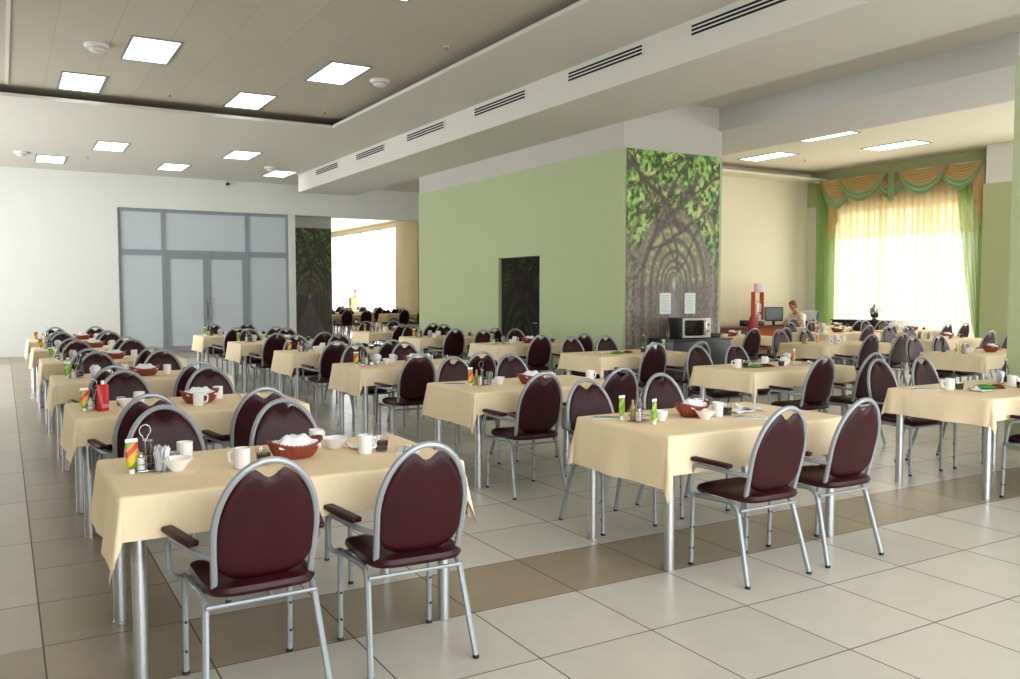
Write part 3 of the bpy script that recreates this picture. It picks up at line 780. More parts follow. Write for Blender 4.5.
def k_caddy():
    r = empty('condiment_caddy')
    MB().box(-.055, .055, -.045, .045, .002, .008, .002).obj('tray', M['steel'], r)
    b = MB()
    rect = [(-.052, -.042), (.052, -.042), (.052, .042), (-.052, .042), (-.052, -.042)]
    for z in (.035, .07): b.tube([(x, y, z) for x, y in rect], .002, 6)
    for x, y in rect[:4]: b.tube([(x, y, .004), (x, y, .07)], .002, 6)
    b.obj('rack', M['steel'], r)
    hp = [Vector((0, 0, .008)), Vector((0, 0, .14))]
    lp = [Vector((.006 + .0, 0, .13))] + [Vector((.024 * math.sin(a) * (1 if 1 else 1), 0, .175 - .026 * math.cos(a) + .0)) for a in np.linspace(.5, 2 * PI - .5, 16)] + [Vector((-.006, 0, .13))]
    MB().tube(hp, .003, 6).tube(lp, .0028, 6).obj('handle', M['steel'], r); return r
def bottle(name, liquid, h=.12, rad=.017):
    def f():
        r = empty(name); MB().lathe([(.010, 0), (rad, .002), (rad, h * .62), (.008, h * .8), (.008, h * .92), (.006, h * .93)], 14).obj('glass_body', M[liquid], r)
        MB().lathe([(.0095, h * .93), (.0095, h), (.003, h * 1.02)], 12).obj('cap', M['steel'], r); return r
    return f
def k_shaker():
    r = empty('salt_shaker'); MB().lathe([(.012, 0), (.017, .002), (.015, .05), (.014, .055)], 14).obj('glass_body', M['salt'], r)
    MB().lathe([(.0155, .0555), (.0155, .068), (.010, .076), (.001, .077)], 14).obj('cap', M['steel'], r); return r
def tube_of(kind):
    def f():
        r = empty('sauce_tube')
        MB().lathe([(.010, 0), (.013, .001), (.013, .018), (.010, .02)], 14).obj('cap', M['china'], r)
        n = 20
        def rg(hx, hy, z): return [Vector((hx * math.cos(2 * PI * k / n), hy * math.sin(2 * PI * k / n), z)) for k in range(n)]
        MB().rings([rg(.012, .012, .0205), rg(.021, .016, .03), rg(.0235, .013, .06), rg(.025, .008, .10), rg(.026, .003, .135)]).obj('tube_body', M[kind], r)
        MB().box(-.0265, .0265, -.002, .002, .1352, .150).obj('crimp', M['china'], r); return r
    return f
def k_pouch():
    r = empty('ketchup_pouch')
    n = 20
    def rg(hx, hy, z): return [Vector((hx * math.copysign(abs(math.cos(2 * PI * k / n)) ** .7, math.cos(2 * PI * k / n)), hy * math.sin(2 * PI * k / n), z)) for k in range(n)]
    MB().rings([rg(.036, .024, 0), rg(.04, .026, .01), rg(.041, .022, .06), rg(.042, .014, .12), rg(.042, .005, .165), rg(.040, .003, .172)]).obj('pouch_body', M['red_pl'], r)
    MB().lathe([(.008, .1722), (.011, .174), (.011, .196), (.007, .198)], 12).obj('cap', M['china'], r)
    MB().box(-.028, .028, -.0285, -.026, .02, .045).obj('label', M['pink'], r); return r
def k_napkins():
    r = empty('napkin_holder'); b = MB()
    b.box(-.045, .045, -.02, .02, 0, .006, .002)
    for s in (1, -1): b.tube(fillet([(-.035, s * .019, .005), (-.03, s * .021, .06), (.03, s * .021, .06), (.035, s * .019, .005)], .02), .002, 6)
    b.obj('stand', M['steel'], r)
    f = MB()
    for q in range(5):
        y = -.014 + q * .007; a = (q - 2) * .09
        f.grid(lambda u, v, y=y, a=a, q=q: Vector(((u - .5) * .085 * (1 + .3 * v), y + a * .06 * v + .003 * math.sin(u * 9 + q), .008 + v * (.105 - .012 * abs(u - .5) * 4 + .006 * (q % 2)))), 8, 6)
    f.obj('napkins', M['paper'], r, smooth=70); return r
def k_cutlery():
    r = empty('cutlery_set')
    MB().box(-.055, .055, -.10, .10, 0, .003, .001).obj('napkin', M['paper'], r)
    f = MB(); f.tube([(-.02, -.09, .006), (-.02, .02, .007), (-.02, .05, .008)], [.004, .0028, .003], 6)
    for q in (-1, 0, 1): f.tube([(-.02 + q * .001, .045, .008), (-.02 + q * .007, .055, .008), (-.02 + q * .007, .09, .009)], .0016, 5)
    f.obj('fork', M['steel'], r)
    MB().tube([(.006, -.09, .006), (.006, .0, .0065)], .004, 6).box(.001, .013, 0, .095, .004, .0068, .001).obj('knife', M['steel'], r)
    MB().tube([(.03, -.09, .006), (.03, .03, .007)], .003, 6).lathe([(.003, .004), (.012, .006), (.013, .0085), (.003, .0085)], 12, .03, .05, .8, 1.5).obj('spoon', M['steel'], r); return r
def k_loose_napkin():
    b = MB(); rnd = random.Random(5)
    def fn(u, v): return Vector(((u - .5) * .2 + .02 * v, (v - .5) * .14, .004 + .028 * max(0, math.sin(u * 5 + v * 2.2)) * (.3 + v) * .6 + .006 * math.sin(v * 9)))
    return b.grid(fn, 14, 12).obj('napkin', M['paper'])
def packet(m1, m2):
    def f():
        r = empty('snack_packet')
        def sh(u, v): 
            x = (u - .5) * .16; y = (v - .5) * .11; return Vector((x, y, .008 + .022 * (math.sin(PI * u) * math.sin(PI * v)) ** .6 + .002 * math.sin(u * 30) * (abs(v - .5) > .4)))
        b = MB().grid(sh, 14, 10); b.grid(lambda u, v: Vector(((u - .5) * .16, (v - .5) * .11, .001)), 2, 2)
        b.obj('wrapper', M[m1], r)
        MB().grid(lambda u, v: Vector(((u - .5) * .07, (v - .5) * .06, .0335 - .006 * ((u - .5) ** 2 + (v - .5) ** 2))), 6, 6).obj('label', M[m2], r); return r
    return f
def k_jar():
    r = empty('glass_jar'); MB().lathe([(.02, 0), (.028, .002), (.03, .02), (.03, .042), (.027, .048), (.025, .047), (.027, .02), (.003, .004)], 18).obj('glass_body', M['glass'], r)
    MB().lathe([(.0262, .0045), (.0275, .018), (.002, .0185)], 16).obj('contents', M['pepper'], r)
    MB().lathe([(.0295, .0485), (.0295, .056), (.010, .060), (.001, .060)], 18).obj('lid', M['steel'], r); return r
def k_saucer():
    return MB().lathe([(.03, 0), (.034, .001), (.062, .010), (.07, .014), (.066, .0145), (.03, .005), (.002, .004)], 24).obj('saucer', M['china'])
def k_box():
    r = empty('sugar_box'); MB().box(-.045, .045, -.03, .03, 0, .075, .004).obj('carton', M['paper'], r)
    MB().lathe([(.014, 0), (.014, .001), (.002, .001)], 12).obj('print', M['dark'], r)
    r.children[-1].rotation_euler = (PI / 2, 0, 0); r.children[-1].location = (0, -.0302, .04); return r
KITS = dict(mug=(Kit(k_mug), 'mug', 'white mug'), cup=(Kit(k_cup), 'cup', 'white cup'), glass=(Kit(k_glass), 'glass', 'glass of dark drink'), bowl=(Kit(k_bowl), 'bowl', 'white bowl'),
            basket=(Kit(k_basket), 'basket', 'red wicker bread basket'), bnap=(Kit(k_bread_napkin), 'napkin', 'white napkin inside the bread basket'), caddy=(Kit(k_caddy), 'condiment caddy', 'wire condiment caddy with loop handle'),
            oil=(Kit(bottle('cruet_bottle', 'oil')), 'bottle', 'small oil cruet in the caddy'), vin=(Kit(bottle('cruet_bottle', 'oil_dark')), 'bottle', 'brown vinegar cruet in the caddy'),
            tallb=(Kit(bottle('sauce_bottle', 'glass_d', .2, .024)), 'bottle', 'tall dark sauce bottle'),
            salt=(Kit(k_shaker), 'salt shaker', 'little salt shaker in the caddy'), tubey=(Kit(tube_of('tube_y')), 'sauce tube', 'upright yellow-red sauce tube'), tubeg=(Kit(tube_of('tube_g')), 'sauce tube', 'lime green sauce tube'),
            pouch=(Kit(k_pouch), 'sauce pouch', 'red ketchup pouch with white cap'), naps=(Kit(k_napkins), 'napkin holder', 'holder of fanned white napkins'), cut=(Kit(k_cutlery), 'cutlery', 'cutlery on a napkin'),
            nap=(Kit(k_loose_napkin), 'napkin', 'crumpled white napkin'), packg=(Kit(packet('green_pl', 'pink')), 'packet', 'green snack packet'), packr=(Kit(packet('darkred', 'yellow')), 'packet', 'dark red snack packet'),
            jar=(Kit(k_jar), 'jar', 'small glass jar with steel lid'), sauc=(Kit(k_saucer), 'saucer', 'white saucer'), sbox=(Kit(k_box), 'box', 'white printed sugar box'))
WARE_Z = TZ + .0012
def ware(kind, tab, x, y, rz=0, extra='', dz=0.0):
    """x, y in metres from the table's front-left corner; tab = (X, Yfront, phrase)"""
    kit, cat, desc = KITS[kind]
    lb = (desc + ' ' + extra).strip() + ' on ' + tab[2].replace(' table, ', ' table of ')
    return kit.put((tab[0] + x, tab[1] + y, WARE_Z + dz), rz, lb, cat, 'tableware on the laid tables')

def caddy_set(tab, x, y, rz=.3):
    ware('caddy', tab, x, y, rz)
    c, s = math.cos(rz), math.sin(rz)
    for kind, (px, py) in (('oil', (-.032, .022)), ('vin', (.032, .022)), ('salt', (-.03, -.022))):
        ware(kind, tab, x + px * c - py * s, y + px * s + py * c, 0, '', .009)

def basket_set(tab, x, y, rz=0):
    ware('basket', tab, x, y, rz); ware('bnap', tab, x, y, rz, '', .002)

# ------------------------------------------------------------------ lay out the dining room
N6 = ('nearest table', 'second table', 'third table', 'fourth table', 'fifth table', 'farthest table')
ORD = {'A': N6, 'B': N6, 'C': N6, 'D': ('', 'nearest table', 'middle table', 'farthest table'), 'E': ('', '', 'nearer table', 'farther table'), 'F': ('', '', '', 'nearer table', 'farther table')}
ROW = {'A': 'leftmost row', 'B': 'second row from left', 'C': 'third row from left', 'D': 'row behind the mural', 'E': 'row before the windows', 'F': 'row nearest the windows'}
LAY = {'A': [(1, .37, 3.53), (2, .37, 5.87), (3, .37, 8.2), (4, .36, 10.54), (5, .34, 12.9), (6, .33, 15.15)],
       'B': [(1, 3.08, 3.54), (2, 3.12, 5.83), (3, 3.08, 8.17), (4, 3.09, 10.55), (5, 3.02, 12.95), (6, 2.96, 15.4)],
       'C': [(1, 6.17, 3.58), (2, 6.23, 5.93), (3, 6.13, 8.27), (4, 6.10, 10.68), (5, 5.93, 13.0), (6, 5.93, 15.3)],
       'D': [(2, 10.2, 6.02), (3, 10.2, 8.36), (4, 10.2, 10.6)], 'E': [(3, 12.75, 8.25), (4, 13.0, 10.6)], 'F': [(4, 15.0, 10.4), (5, 14.9, 12.2)]}
rnd = random.Random(21)
# chair offsets measured from the photograph for the near tables: (x, y) of seat centre from the front-left corner
CHAIRS = {'A1': [(.44, -.15, .02), (1.08, -.15, -.03), (.34, .99, 0), (.96, .95, 0)],
          'A2': [(.36, -.18, 0), (1.03, -.17, 0), (.41, .98, 0), (1.03, .98, 0)],
          'B1': [(.44, -.14, 0), (1.08, -.12, .0), (.36, .99, 0), (1.06, 1.04, 0)],
          'B2': [(.34, -.17, 0), (1.08, -.16, 0), (.45, .99, 0), (1.07, 1.0, 0)],
          'C1': [(.45, -.16, 0), (1.1, -.16, 0), (.53, 1.06, 0), (1.15, 1.06, 0)],
          'C2': [(.38, -.22, 0), (1.14, -.2, 0), (.42, .98, 0), (1.0, .98, 0)],
          'C3': [(.44, -.2, 0), (1.14, -.2, 0), (.42, .97, 0), (1.0, .97, 0)]}
TAB = {}
for row, lst in LAY.items():
    for n, X, Yf in lst:
        key = row + str(n); ph = ORD[row][n - 1] + ', ' + ROW[row]
        TAB[key] = (X, Yf, ph)
        TABLE.put((X + TW / 2, Yf + TD / 2, 0), 0, 'chrome-legged table under cream cloth, ' + ph, 'table', 'dining tables')
        me = CLOTHS[5] if key == 'B1' else (CLOTHS[0] if key == 'A1' else CLOTHS[(hash(ord(row) * 7 + n) % 4) + (1 if row in 'AB' else 5)] if row in 'AB' else CLOTHS[6 + (n % 3)])
        c = link('tablecloth', me); c.location = (X + TW / 2, Yf + TD / 2, 0)
        tag(c, 'cream cloth draped over ' + ph, 'tablecloth', 'cream tablecloths')
        near = key in ('A1', 'A2', 'B1', 'B2', 'C1')
        cs = CHAIRS.get(key) or [(.40 + rnd.uniform(-.02, .02), -.19 - rnd.uniform(0, .14), rnd.uniform(-.035, .035)), (1.04 + rnd.uniform(-.01, .05), -.19 - rnd.uniform(0, .14), rnd.uniform(-.035, .035)),
                                 (.41 + rnd.uniform(-.015, .015), TD + rnd.uniform(.12, .17), rnd.uniform(-.035, .035)), (1.03 + rnd.uniform(-.015, .01), TD + rnd.uniform(.12, .17), rnd.uniform(-.035, .035))]
        for q, (dx, dy, da) in enumerate(cs):
            side = 'left' if q % 2 == 0 else 'right'
            if q < 2: lb = 'maroon armchair seen from behind, front %s seat, %s' % (side, ph)
            else: lb = 'maroon armchair facing camera, rear %s seat, %s' % (side, ph)
            (CH_NEAR if near else CH).put((X + dx, Yf + dy, 0), da + (PI if q >= 2 else 0), lb, 'armchair', 'maroon dining armchairs')

# tableware: near tables as in the photograph
t = TAB['A1']
ware('tubey', t, .085, .43, .3); caddy_set(t, .145, .47, .25); ware('naps', t, .205, .42, 1.2); ware('bowl', t, .262, .40, 0, 'beside the napkin holder'); ware('jar', t, .27, .55, 0, 'behind the small bowl')
ware('mug', t, .33, .60, 1.5, 'near the condiment caddy'); ware('mug', t, .52, .31, 2.5, 'left of the bread basket'); ware('glass', t, .62, .34, 0, 'left of the bread basket')
basket_set(t, .79, .43, .15); ware('jar', t, .90, .64, 0, 'behind the bread basket'); ware('mug', t, .96, .64, .6, 'behind the bread basket'); ware('bowl', t, 1.03, .56, 0, 'right of the bread basket')
ware('nap', t, 1.17, .52, .4); ware('mug', t, 1.11, .36, .1, 'before the crumpled napkin'); ware('glass', t, 1.20, .37, 0, 'beside the cutlery'); ware('cut', t, 1.33, .34, -.5)
t = TAB['A2']
ware('tubey', t, .07, .35, .3); caddy_set(t, .125, .38, .3); ware('pouch', t, .175, .30, .5); ware('bowl', t, .33, .40, 0, 'beside the red pouch'); ware('jar', t, .31, .54, 0, 'behind the small bowl'); ware('mug', t, .42, .50, 2.0, 'behind the red pouch')
ware('mug', t, .76, .24, 0, 'before the bread basket'); basket_set(t, .80, .42, .1); ware('jar', t, .82, .62, 0, 'behind the bread basket'); ware('mug', t, .96, .58, 1, 'right of the bread basket'); ware('nap', t, 1.2, .55, .6)
t = TAB['B1']
ware('cut', t, .10, .70, 1.2, 'at left end'); ware('tubeg', t, .13, .58, .2, 'left of caddy'); caddy_set(t, .19, .49, .2); ware('tubeg', t, .19, .35, .4, 'right of caddy'); ware('cup', t, .32, .44, 2.4, 'beside the green tube')
ware('bowl', t, .60, .36, 0, 'before the bread basket'); basket_set(t, .62, .50, .3); ware('mug', t, .74, .40, .3, 'right of the bowl'); ware('mug', t, .76, .56, .6, 'behind the glass'); ware('glass', t, .82, .40); ware('cut', t, .88, .26, .9, 'before the glass')
ware('nap', t, 1.0, .48, .2, 'near the middle'); ware('nap', t, 1.15, .52, 1.0, 'at right end')
t = TAB['B2']
ware('cut', t, .12, .6, 1.2); ware('tubey', t, .20, .46, .3); caddy_set(t, .28, .42, .2); ware('naps', t, .36, .42, 1.1); ware('cup', t, .46, .42, 2); basket_set(t, .72, .34, .1); ware('glass', t, .78, .20, 0, 'before the bread basket'); ware('mug', t, .90, .34, 0, 'right of the bread basket'); ware('mug', t, 1.3, .30, 0, 'at right end')
t = TAB['C1']
ware('cut', t, .12, .62, 1.0, 'at left end'); ware('mug', t, .27, .50, 2.6, 'at left end'); ware('glass', t, .35, .47, 0, 'beside the left mug'); ware('nap', t, .40, .34, .2, 'under the green packet'); ware('packg', t, .58, .40, -.3, '', .005); ware('packr', t, .75, .40, .6)
ware('sauc', t, .85, .56); ware('mug', t, .96, .40, .6, 'right of the packets'); ware('glass', t, .87, .28, 0, 'right of the packets'); ware('naps', t, 1.05, .55, .3); ware('cut', t, 1.08, .30, .2, 'at right end'); ware('bowl', t, 1.2, .5, 0, 'at right end'); ware('tallb', t, 1.25, .62)
t = TAB['C2']
ware('mug', t, .20, .42, 2.6, 'at left end'); ware('glass', t, .28, .40, 0, 'beside the left mug'); ware('packg', t, .42, .40, .2); ware('packr', t, .58, .40, -.4); ware('mug', t, .72, .55, 0, 'behind the red packet'); ware('glass', t, .74, .34, 0, 'beside the red packet'); ware('mug', t, .84, .40, .6, 'at the middle'); ware('cut', t, .95, .3, .8)
ware('cup', t, 1.02, .52, 0); ware('naps', t, 1.12, .6, .4); ware('tubey', t, 1.2, .58, .3); ware('nap', t, 1.3, .45, .3)
def generic(key, seed):
    r = random.Random(seed); t = TAB[key]; j = lambda a: a + r.uniform(-.04, .04)
    caddy_set(t, j(.20), j(.42), r.uniform(-.3, .5)); ware(r.choice(('tubey', 'tubeg')), t, j(.09), j(.44) - .03, r.uniform(-.5, .5)); ware('naps', t, j(.33), j(.44), r.uniform(.6, 1.4))
    ware('cup', t, j(.47), j(.46), r.uniform(0, 6)); basket_set(t, j(.76), j(.40), r.uniform(-.2, .2)); ware('mug', t, .96 + r.uniform(-.02, .03), j(.46), r.uniform(0, 6), 'right of the bread basket')
    ware('mug', t, j(.62), j(.64), r.uniform(0, 6), 'behind the bread basket'); ware('glass', t, j(1.14), j(.36)); ware('nap', t, j(1.28), j(.58), r.uniform(0, 3))
    if r.random() < .5: ware('tallb', t, j(.22), j(.64))
    else: ware('bowl', t, j(.40), .20 + r.uniform(-.03, .03))
for k, key in enumerate(('A3', 'A4', 'A5', 'A6', 'B3', 'B4', 'B5', 'B6', 'C4', 'C5', 'C6', 'D2', 'D4', 'E3', 'E4', 'F4', 'F5')): generic(key, 100 + k)
t = TAB['C3']
ware('packg', t, .50, .35, .2); ware('packr', t, .70, .38, .6); ware('glass', t, .88, .30, 0, 'beside the red packet'); ware('mug', t, .98, .30, 1, 'at the middle'); ware('mug', t, 1.12, .42, 1, 'near the right end'); ware('tubeg', t, 1.3, .4); ware('naps', t, 1.22, .5, .3); ware('nap', t, .3, .4, .4); ware('tallb', t, 1.2, .68)
t = TAB['D3']
ware('sbox', t, .45, .30, .1, 'at the left'); ware('sbox', t, .62, .30, -.1, 'at the right'); caddy_set(t, .16, .5, .4); ware('tallb', t, .3, .62); ware('mug', t, 1.0, .5, 0); ware('naps', t, .85, .5, .3); ware('tubey', t, .30, .40)

# ------------------------------------------------------------------ microwave corner
cb = empty('black_cabinet', (8.86, 9.72, 0)); tag(cb, 'low black cabinet below the microwave in front of the tree mural', 'cabinet')
MB().box(-.56, .56, -.26, .27, .06, .82, .006).obj('body', M['cab'], cb); MB().box(-.58, .58, -.285, .28, .821, .85, .006).obj('top', M['cab'], cb)
MB().box(-.54, .54, -.24, .25, .002, .059).obj('plinth', M['black'], cb)
for s in (-1, 1):
    d = MB().box(-.27, .27, -.018, 0, -.35, .35, .004).obj('door', M['cab'], cb); d.location = (s * .28, -.262, .45)
    k = MB().lathe([(.006, 0), (.006, .015), (.013, .018), (.013, .026), (.004, .028)], 12).obj('knob', M['steel'], d); k.rotation_euler = (PI / 2, 0, 0); k.location = (-s * .22, -.018, .2)
mw = empty('microwave_oven', (8.80, 9.70, .852), -.10); tag(mw, 'microwave oven with pale front and black window on the cabinet', 'microwave')
MB().box(-.25, .25, -.19, .19, .012, .30, .008).obj('casing', M['dark'], mw)
MB().box(-.25, .25, -.205, -.191, .012, .30, .004).obj('front_panel', M['mw_front'], mw)
MB().box(-.225, .10, -.213, -.2055, .045, .27, .03, None, 4).obj('window', M['mw_glass'], mw)
MB().tube(fillet([(.135, -.205, .05), (.135, -.235, .07), (.135, -.235, .25), (.135, -.205, .27)], .02), .009).obj('handle', M['steel'], mw)
for z in (.11, .20):
    k = MB().lathe([(.022, 0), (.020, .014), (.002, .015)], 16).obj('dial', M['steel'], mw); k.rotation_euler = (PI / 2, 0, 0); k.location = (.195, -.205, z)
for x in (-.2, .2): MB().box(x - .015, x + .015, -.14, .14, .001, .0115).obj('foot', M['black'], mw)
t = MB().lathe([(.02, 0), (.036, .003), (.036, .16), (.014, .21), (.014, .27), (.012, .28)], 16).obj('brown_bottle', M['oil_dark']); t.location = (8.42, 9.72, .852); tag(t, 'brown bottle standing on the cabinet left of the microwave', 'bottle')
t = MB().box(-.10, .10, -.12, .12, 0, .06, .02).obj('black_bag', M['black']); t.location = (9.28, 9.74, .852); tag(t, 'black folded bag on the cabinet right of the microwave', 'bag')
for x, lb in ((8.67, 'left of the two pale paper notices stuck on the tree mural'), (9.165, 'right of the two pale paper notices stuck on the tree mural')):
    p = empty('paper_notice', (x, 10.082, 1.36)); tag(p, lb, 'notice', 'paper notices')
    MB().box(-.11, .11, -.003, .002, -.16, .16).obj('sheet', M['paper'], p, smooth=0)
    b = MB()
    for q in range(9): b.box(-.08, .08 - (q * 37 % 5) * .012, -.0036, -.0031, .12 - q * .03, .126 - q * .03)
    b.obj('text_lines', M['lime'], p, smooth=0)

# ------------------------------------------------------------------ desk corner
DY = 14.2
dk = empty('reception_desk', (14.7, 14.2, 0)); tag(dk, 'long red-brown desk along the cream wall', 'desk')
MB().box(-1.35, 1.3, -.33, .33, .72, .75, .006).obj('desktop', M['wood_red'], dk)
for x in (-1.3, -.05, .95): MB().box(x - .02, x + .02, -.3, .3, .002, .719).obj('side_panel', M['wood_red'], dk)
MB().box(-1.27, -.08, -.28, -.26, .2, .719).obj('front_panel', M['wood_red'], dk); MB().box(-.02, .92, -.28, -.26, .2, .719).obj('front_panel', M['wood_or'], dk)
mo = empty('computer_monitor', (15.48, DY - .02, .752), -.62); tag(mo, 'flat dark computer monitor on the desk', 'monitor')
MB().box(-.21, .21, -.02, .025, .10, .43, .008).obj('casing', M['dark'], mo); MB().box(-.185, .185, -.0225, -.0202, .13, .405).obj('screen', M['screen'], mo)
MB().box(-.03, .03, -.01, .03, .012, .10).box(-.11, .11, -.07, .09, 0, .012, .004).obj('stand', M['dark'], mo)
kb = empty('keyboard', (15.55, DY - .24, .752), -.3); tag(kb, 'black keyboard in front of the monitor', 'keyboard'); MB().box(-.22, .22, -.08, .08, 0, .02, .006).obj('body', M['black'], kb)
b = MB()
for i in range(12):
    for j in range(4): b.box(-.2 + i * .034, -.172 + i * .034, -.065 + j * .034, -.038 + j * .034, .0205, .027)
b.obj('keys', M['dark'], kb, smooth=0)
pr = empty('printer', (14.8, DY + .0, .752)); tag(pr, 'black office printer with white paper on the desk', 'printer')
MB().box(-.22, .22, -.18, .18, 0, .13, .02).obj('body', M['dark'], pr); MB().box(-.16, .16, -.25, -.06, .132, .14).obj('paper_tray', M['paper'], pr)
rk = empty('brochure_rack', (15.2, 14.42, .752)); tag(rk, 'slim orange-red brochure rack standing on the desk by the cream wall', 'rack')
b = MB()
for s in (-1, 1): b.box(s * .14 - .01, s * .14 + .01, -.06, .06, 0, .78)
b.obj('upright', M['rack'], rk, smooth=0)
for z in (.06, .31, .56, .78): MB().box(-.129, .129, -.06, .06, z - .01, z).obj('shelf', M['rack'], rk, smooth=0)
cols = ('paper', 'lightblue', 'paper', 'pink', 'paper', 'lightblue', 'pink', 'lightblue', 'lightblue')
for q in range(9):
    s_, i = divmod(q, 3); x = -.083 + i * .083; z = (.06, .31, .78)[s_] + .7525
    t = MB().box(-.036, .036, -.012, .012, 0, .20, .003).obj('brochure_stack', M[cols[q]]); t.location = (15.2 + x, 14.41, z)
    tag(t, '%s brochures, %s place on the %s shelf of the orange-red rack' % ({'pink': 'pink', 'lightblue': 'pale blue', 'paper': 'white', 'darkred': 'dark red'}[cols[q]], ('left', 'middle', 'right')[i], ('lowest', 'second', 'top')[s_]), 'brochures', 'brochures in the rack')
def office_chair(loc, rz, m, label):
    r = empty('office_chair', loc, rz); tag(r, label, 'chair')
    MB().box(-.23, .23, -.22, .22, .36, .42, .025).obj('seat', m, r)
    n = 24
    def rg(z, hx, k): return [Vector((hx * math.copysign(abs(math.cos(2 * PI * q / n)) ** .5, math.cos(2 * PI * q / n)), -.27 - .12 * (z - .5) + k * .035 * math.copysign(abs(math.sin(2 * PI * q / n)) ** .6, math.sin(2 * PI * q / n)) + .05 * math.cos(2 * PI * q / n) ** 2, z)) for q in range(n)]
    MB().rings([rg(.50, .14, .4), rg(.53, .19, .9), rg(.62, .22, 1), rg(.80, .225, 1), rg(.97, .21, 1), rg(1.03, .18, .8), rg(1.055, .12, .3)]).obj('backrest', m, r)
    MB().tube([(0, 0, .12), (0, 0, .359)], .025).tube([(0, -.1, .345), (0, -.31, .35), (0, -.36, .75)], .018).obj('pedestal', M['dark'], r)
    for k in range(5):
        a = 2 * PI * k / 5; MB().tube([(0, 0, .12), (.27 * math.cos(a), .27 * math.sin(a), .07), (.27 * math.cos(a), .27 * math.sin(a), .002)], [.02, .016, .022]).obj('foot', M['dark'], r)
    return r
office_chair((13.62, 13.4, 0), 0.45, M['red_chair'], 'red upholstered chair in front of the desk left end')
oc = office_chair((16.46, 14.2, 0), PI / 2, M['dark'], 'dark office chair behind the seated clerk')
def jacket_pt(u, v):
    a = (v - .5) * 2; x = (u - .5) * .47 * (1 + .1 * abs(a))
    zt = 1.075 - .02 * (2 * u - 1) ** 2
    y0 = -.27 - .12 * (zt - .5) + .05 * (2 * u - 1) ** 2
    if abs(a) < .15: return Vector((x, y0 + a / .15 * .045, zt + .012 * math.cos(a / .15 * PI / 2)))
    d = (abs(a) - .15) * .62; sg = 1 if a > 0 else -1
    return Vector((x, y0 + .12 * d + sg * (.05 + .01 * math.sin(u * 14)), zt - d * (1 if sg < 0 else .45)))
jk = MB().grid(jacket_pt, 14, 28)
jk = jk.obj('jacket', M['lightblue']); jk.location = (16.46, 14.2, 0.0); jk.rotation_euler = (0, 0, PI / 2); tag(jk, 'pale blue jacket hung over the dark office chair', 'jacket')

# ------------------------------------------------------------------ people
def skin_obj(name, joints, edges, m, parent=None, levels=2):
    me = bpy.data.meshes.new(name); me.from_pydata([j[0] for j in joints], edges, []); me.materials.append(m)
    o = link(name, me, parent); sk = o.modifiers.new('skin', 'SKIN'); sk.use_smooth_shade = True
    for i, j in enumerate(joints):
        r = j[1]; me.skin_vertices[0].data[i].radius = r if isinstance(r, tuple) else (r, r)
        me.skin_vertices[0].data[i].use_root = (i == 0)
    ss = o.modifiers.new('sub', 'SUBSURF'); ss.levels = levels; ss.render_levels = levels
    return o
def head(parent, c, rot, m_hair, long=.0):
    t = MB(); n = 20
    prof = [(.02, -.125), (.045, -.115), (.062, -.08), (.071, -.03), (.076, .02), (.074, .06), (.058, .098), (.03, .115), (.004, .118)]
    t.rings([[Vector((r * math.cos(2 * PI * k / n), r * 1.18 * math.sin(2 * PI * k / n) + (.012 if z < -.05 else 0), z)) for k in range(n)] for r, z in prof])
    t.tube([(0, .088, .012), (0, .106, -.022), (0, .092, -.034)], [.007, .013, .008], 8)                 # nose
    for s in (-1, 1): t.tube([(s * .076, -.004, .018), (s * .086, -.012, .0), (s * .078, -.002, -.03)], [.007, .011, .005], 8)   # ears
    h = t.obj('head', M['skin'], parent); h.location = c; h.rotation_euler = rot
    e = MB()
    for s in (-1, 1): e.lathe([(.002, -.006), (.009, -.003), (.009, .003), (.002, .006)], 10, s * .03, .080)
    o = e.obj('eyes', M['hair_d'], h); o.location = (0, 0, .01)
    mo_ = MB().tube([(-.024, .078, -.06), (0, .086, -.062), (.024, .078, -.06)], .005, 6).obj('mouth', M['pink'], h)
    g = MB(); pr = [(.079, -.03 - long), (.084, .02), (.082, .06), (.068, .104), (.036, .126), (.004, .130)]
    rr = []
    for r, z in pr:
        rr.append([Vector((r * math.cos(2 * PI * k / n), r * 1.16 * math.sin(2 * PI * k / n) - .014 - (.03 if (math.sin(2 * PI * k / n) > .4 and z < .05) else 0) , z + (.075 if (math.sin(2 * PI * k / n) > .4 and z < .03) else 0))) for k in range(n)])
    g.rings(rr).obj('hair', m_hair, h); return h
def hand(parent, c, fwd, m):
    """palm with four fingers and a thumb"""
    c = Vector(c); f = Vector(fwd).normalized(); s = f.cross(Vector((0, 0, 1))).normalized(); u = s.cross(f)
    b = MB(); b.tube([c, c + f * .04, c + f * .085], [.022, .036, .034], 8, .45)
    for k in range(4):
        o_ = s * (-.028 + k * .0185); L_ = (.062, .074, .070, .055)[k]
        b.tube([c + f * .08 + o_, c + f * (.08 + L_ * .5) + o_ * 1.1 - u * .004, c + f * (.08 + L_) + o_ * 1.15 - u * .018], [.009, .0085, .007], 6)
    b.tube([c + f * .025 - s * .03, c + f * .055 - s * .055, c + f * .085 - s * .062 - u * .008], [.011, .010, .008], 6)
    return b.obj('hand', m, parent)
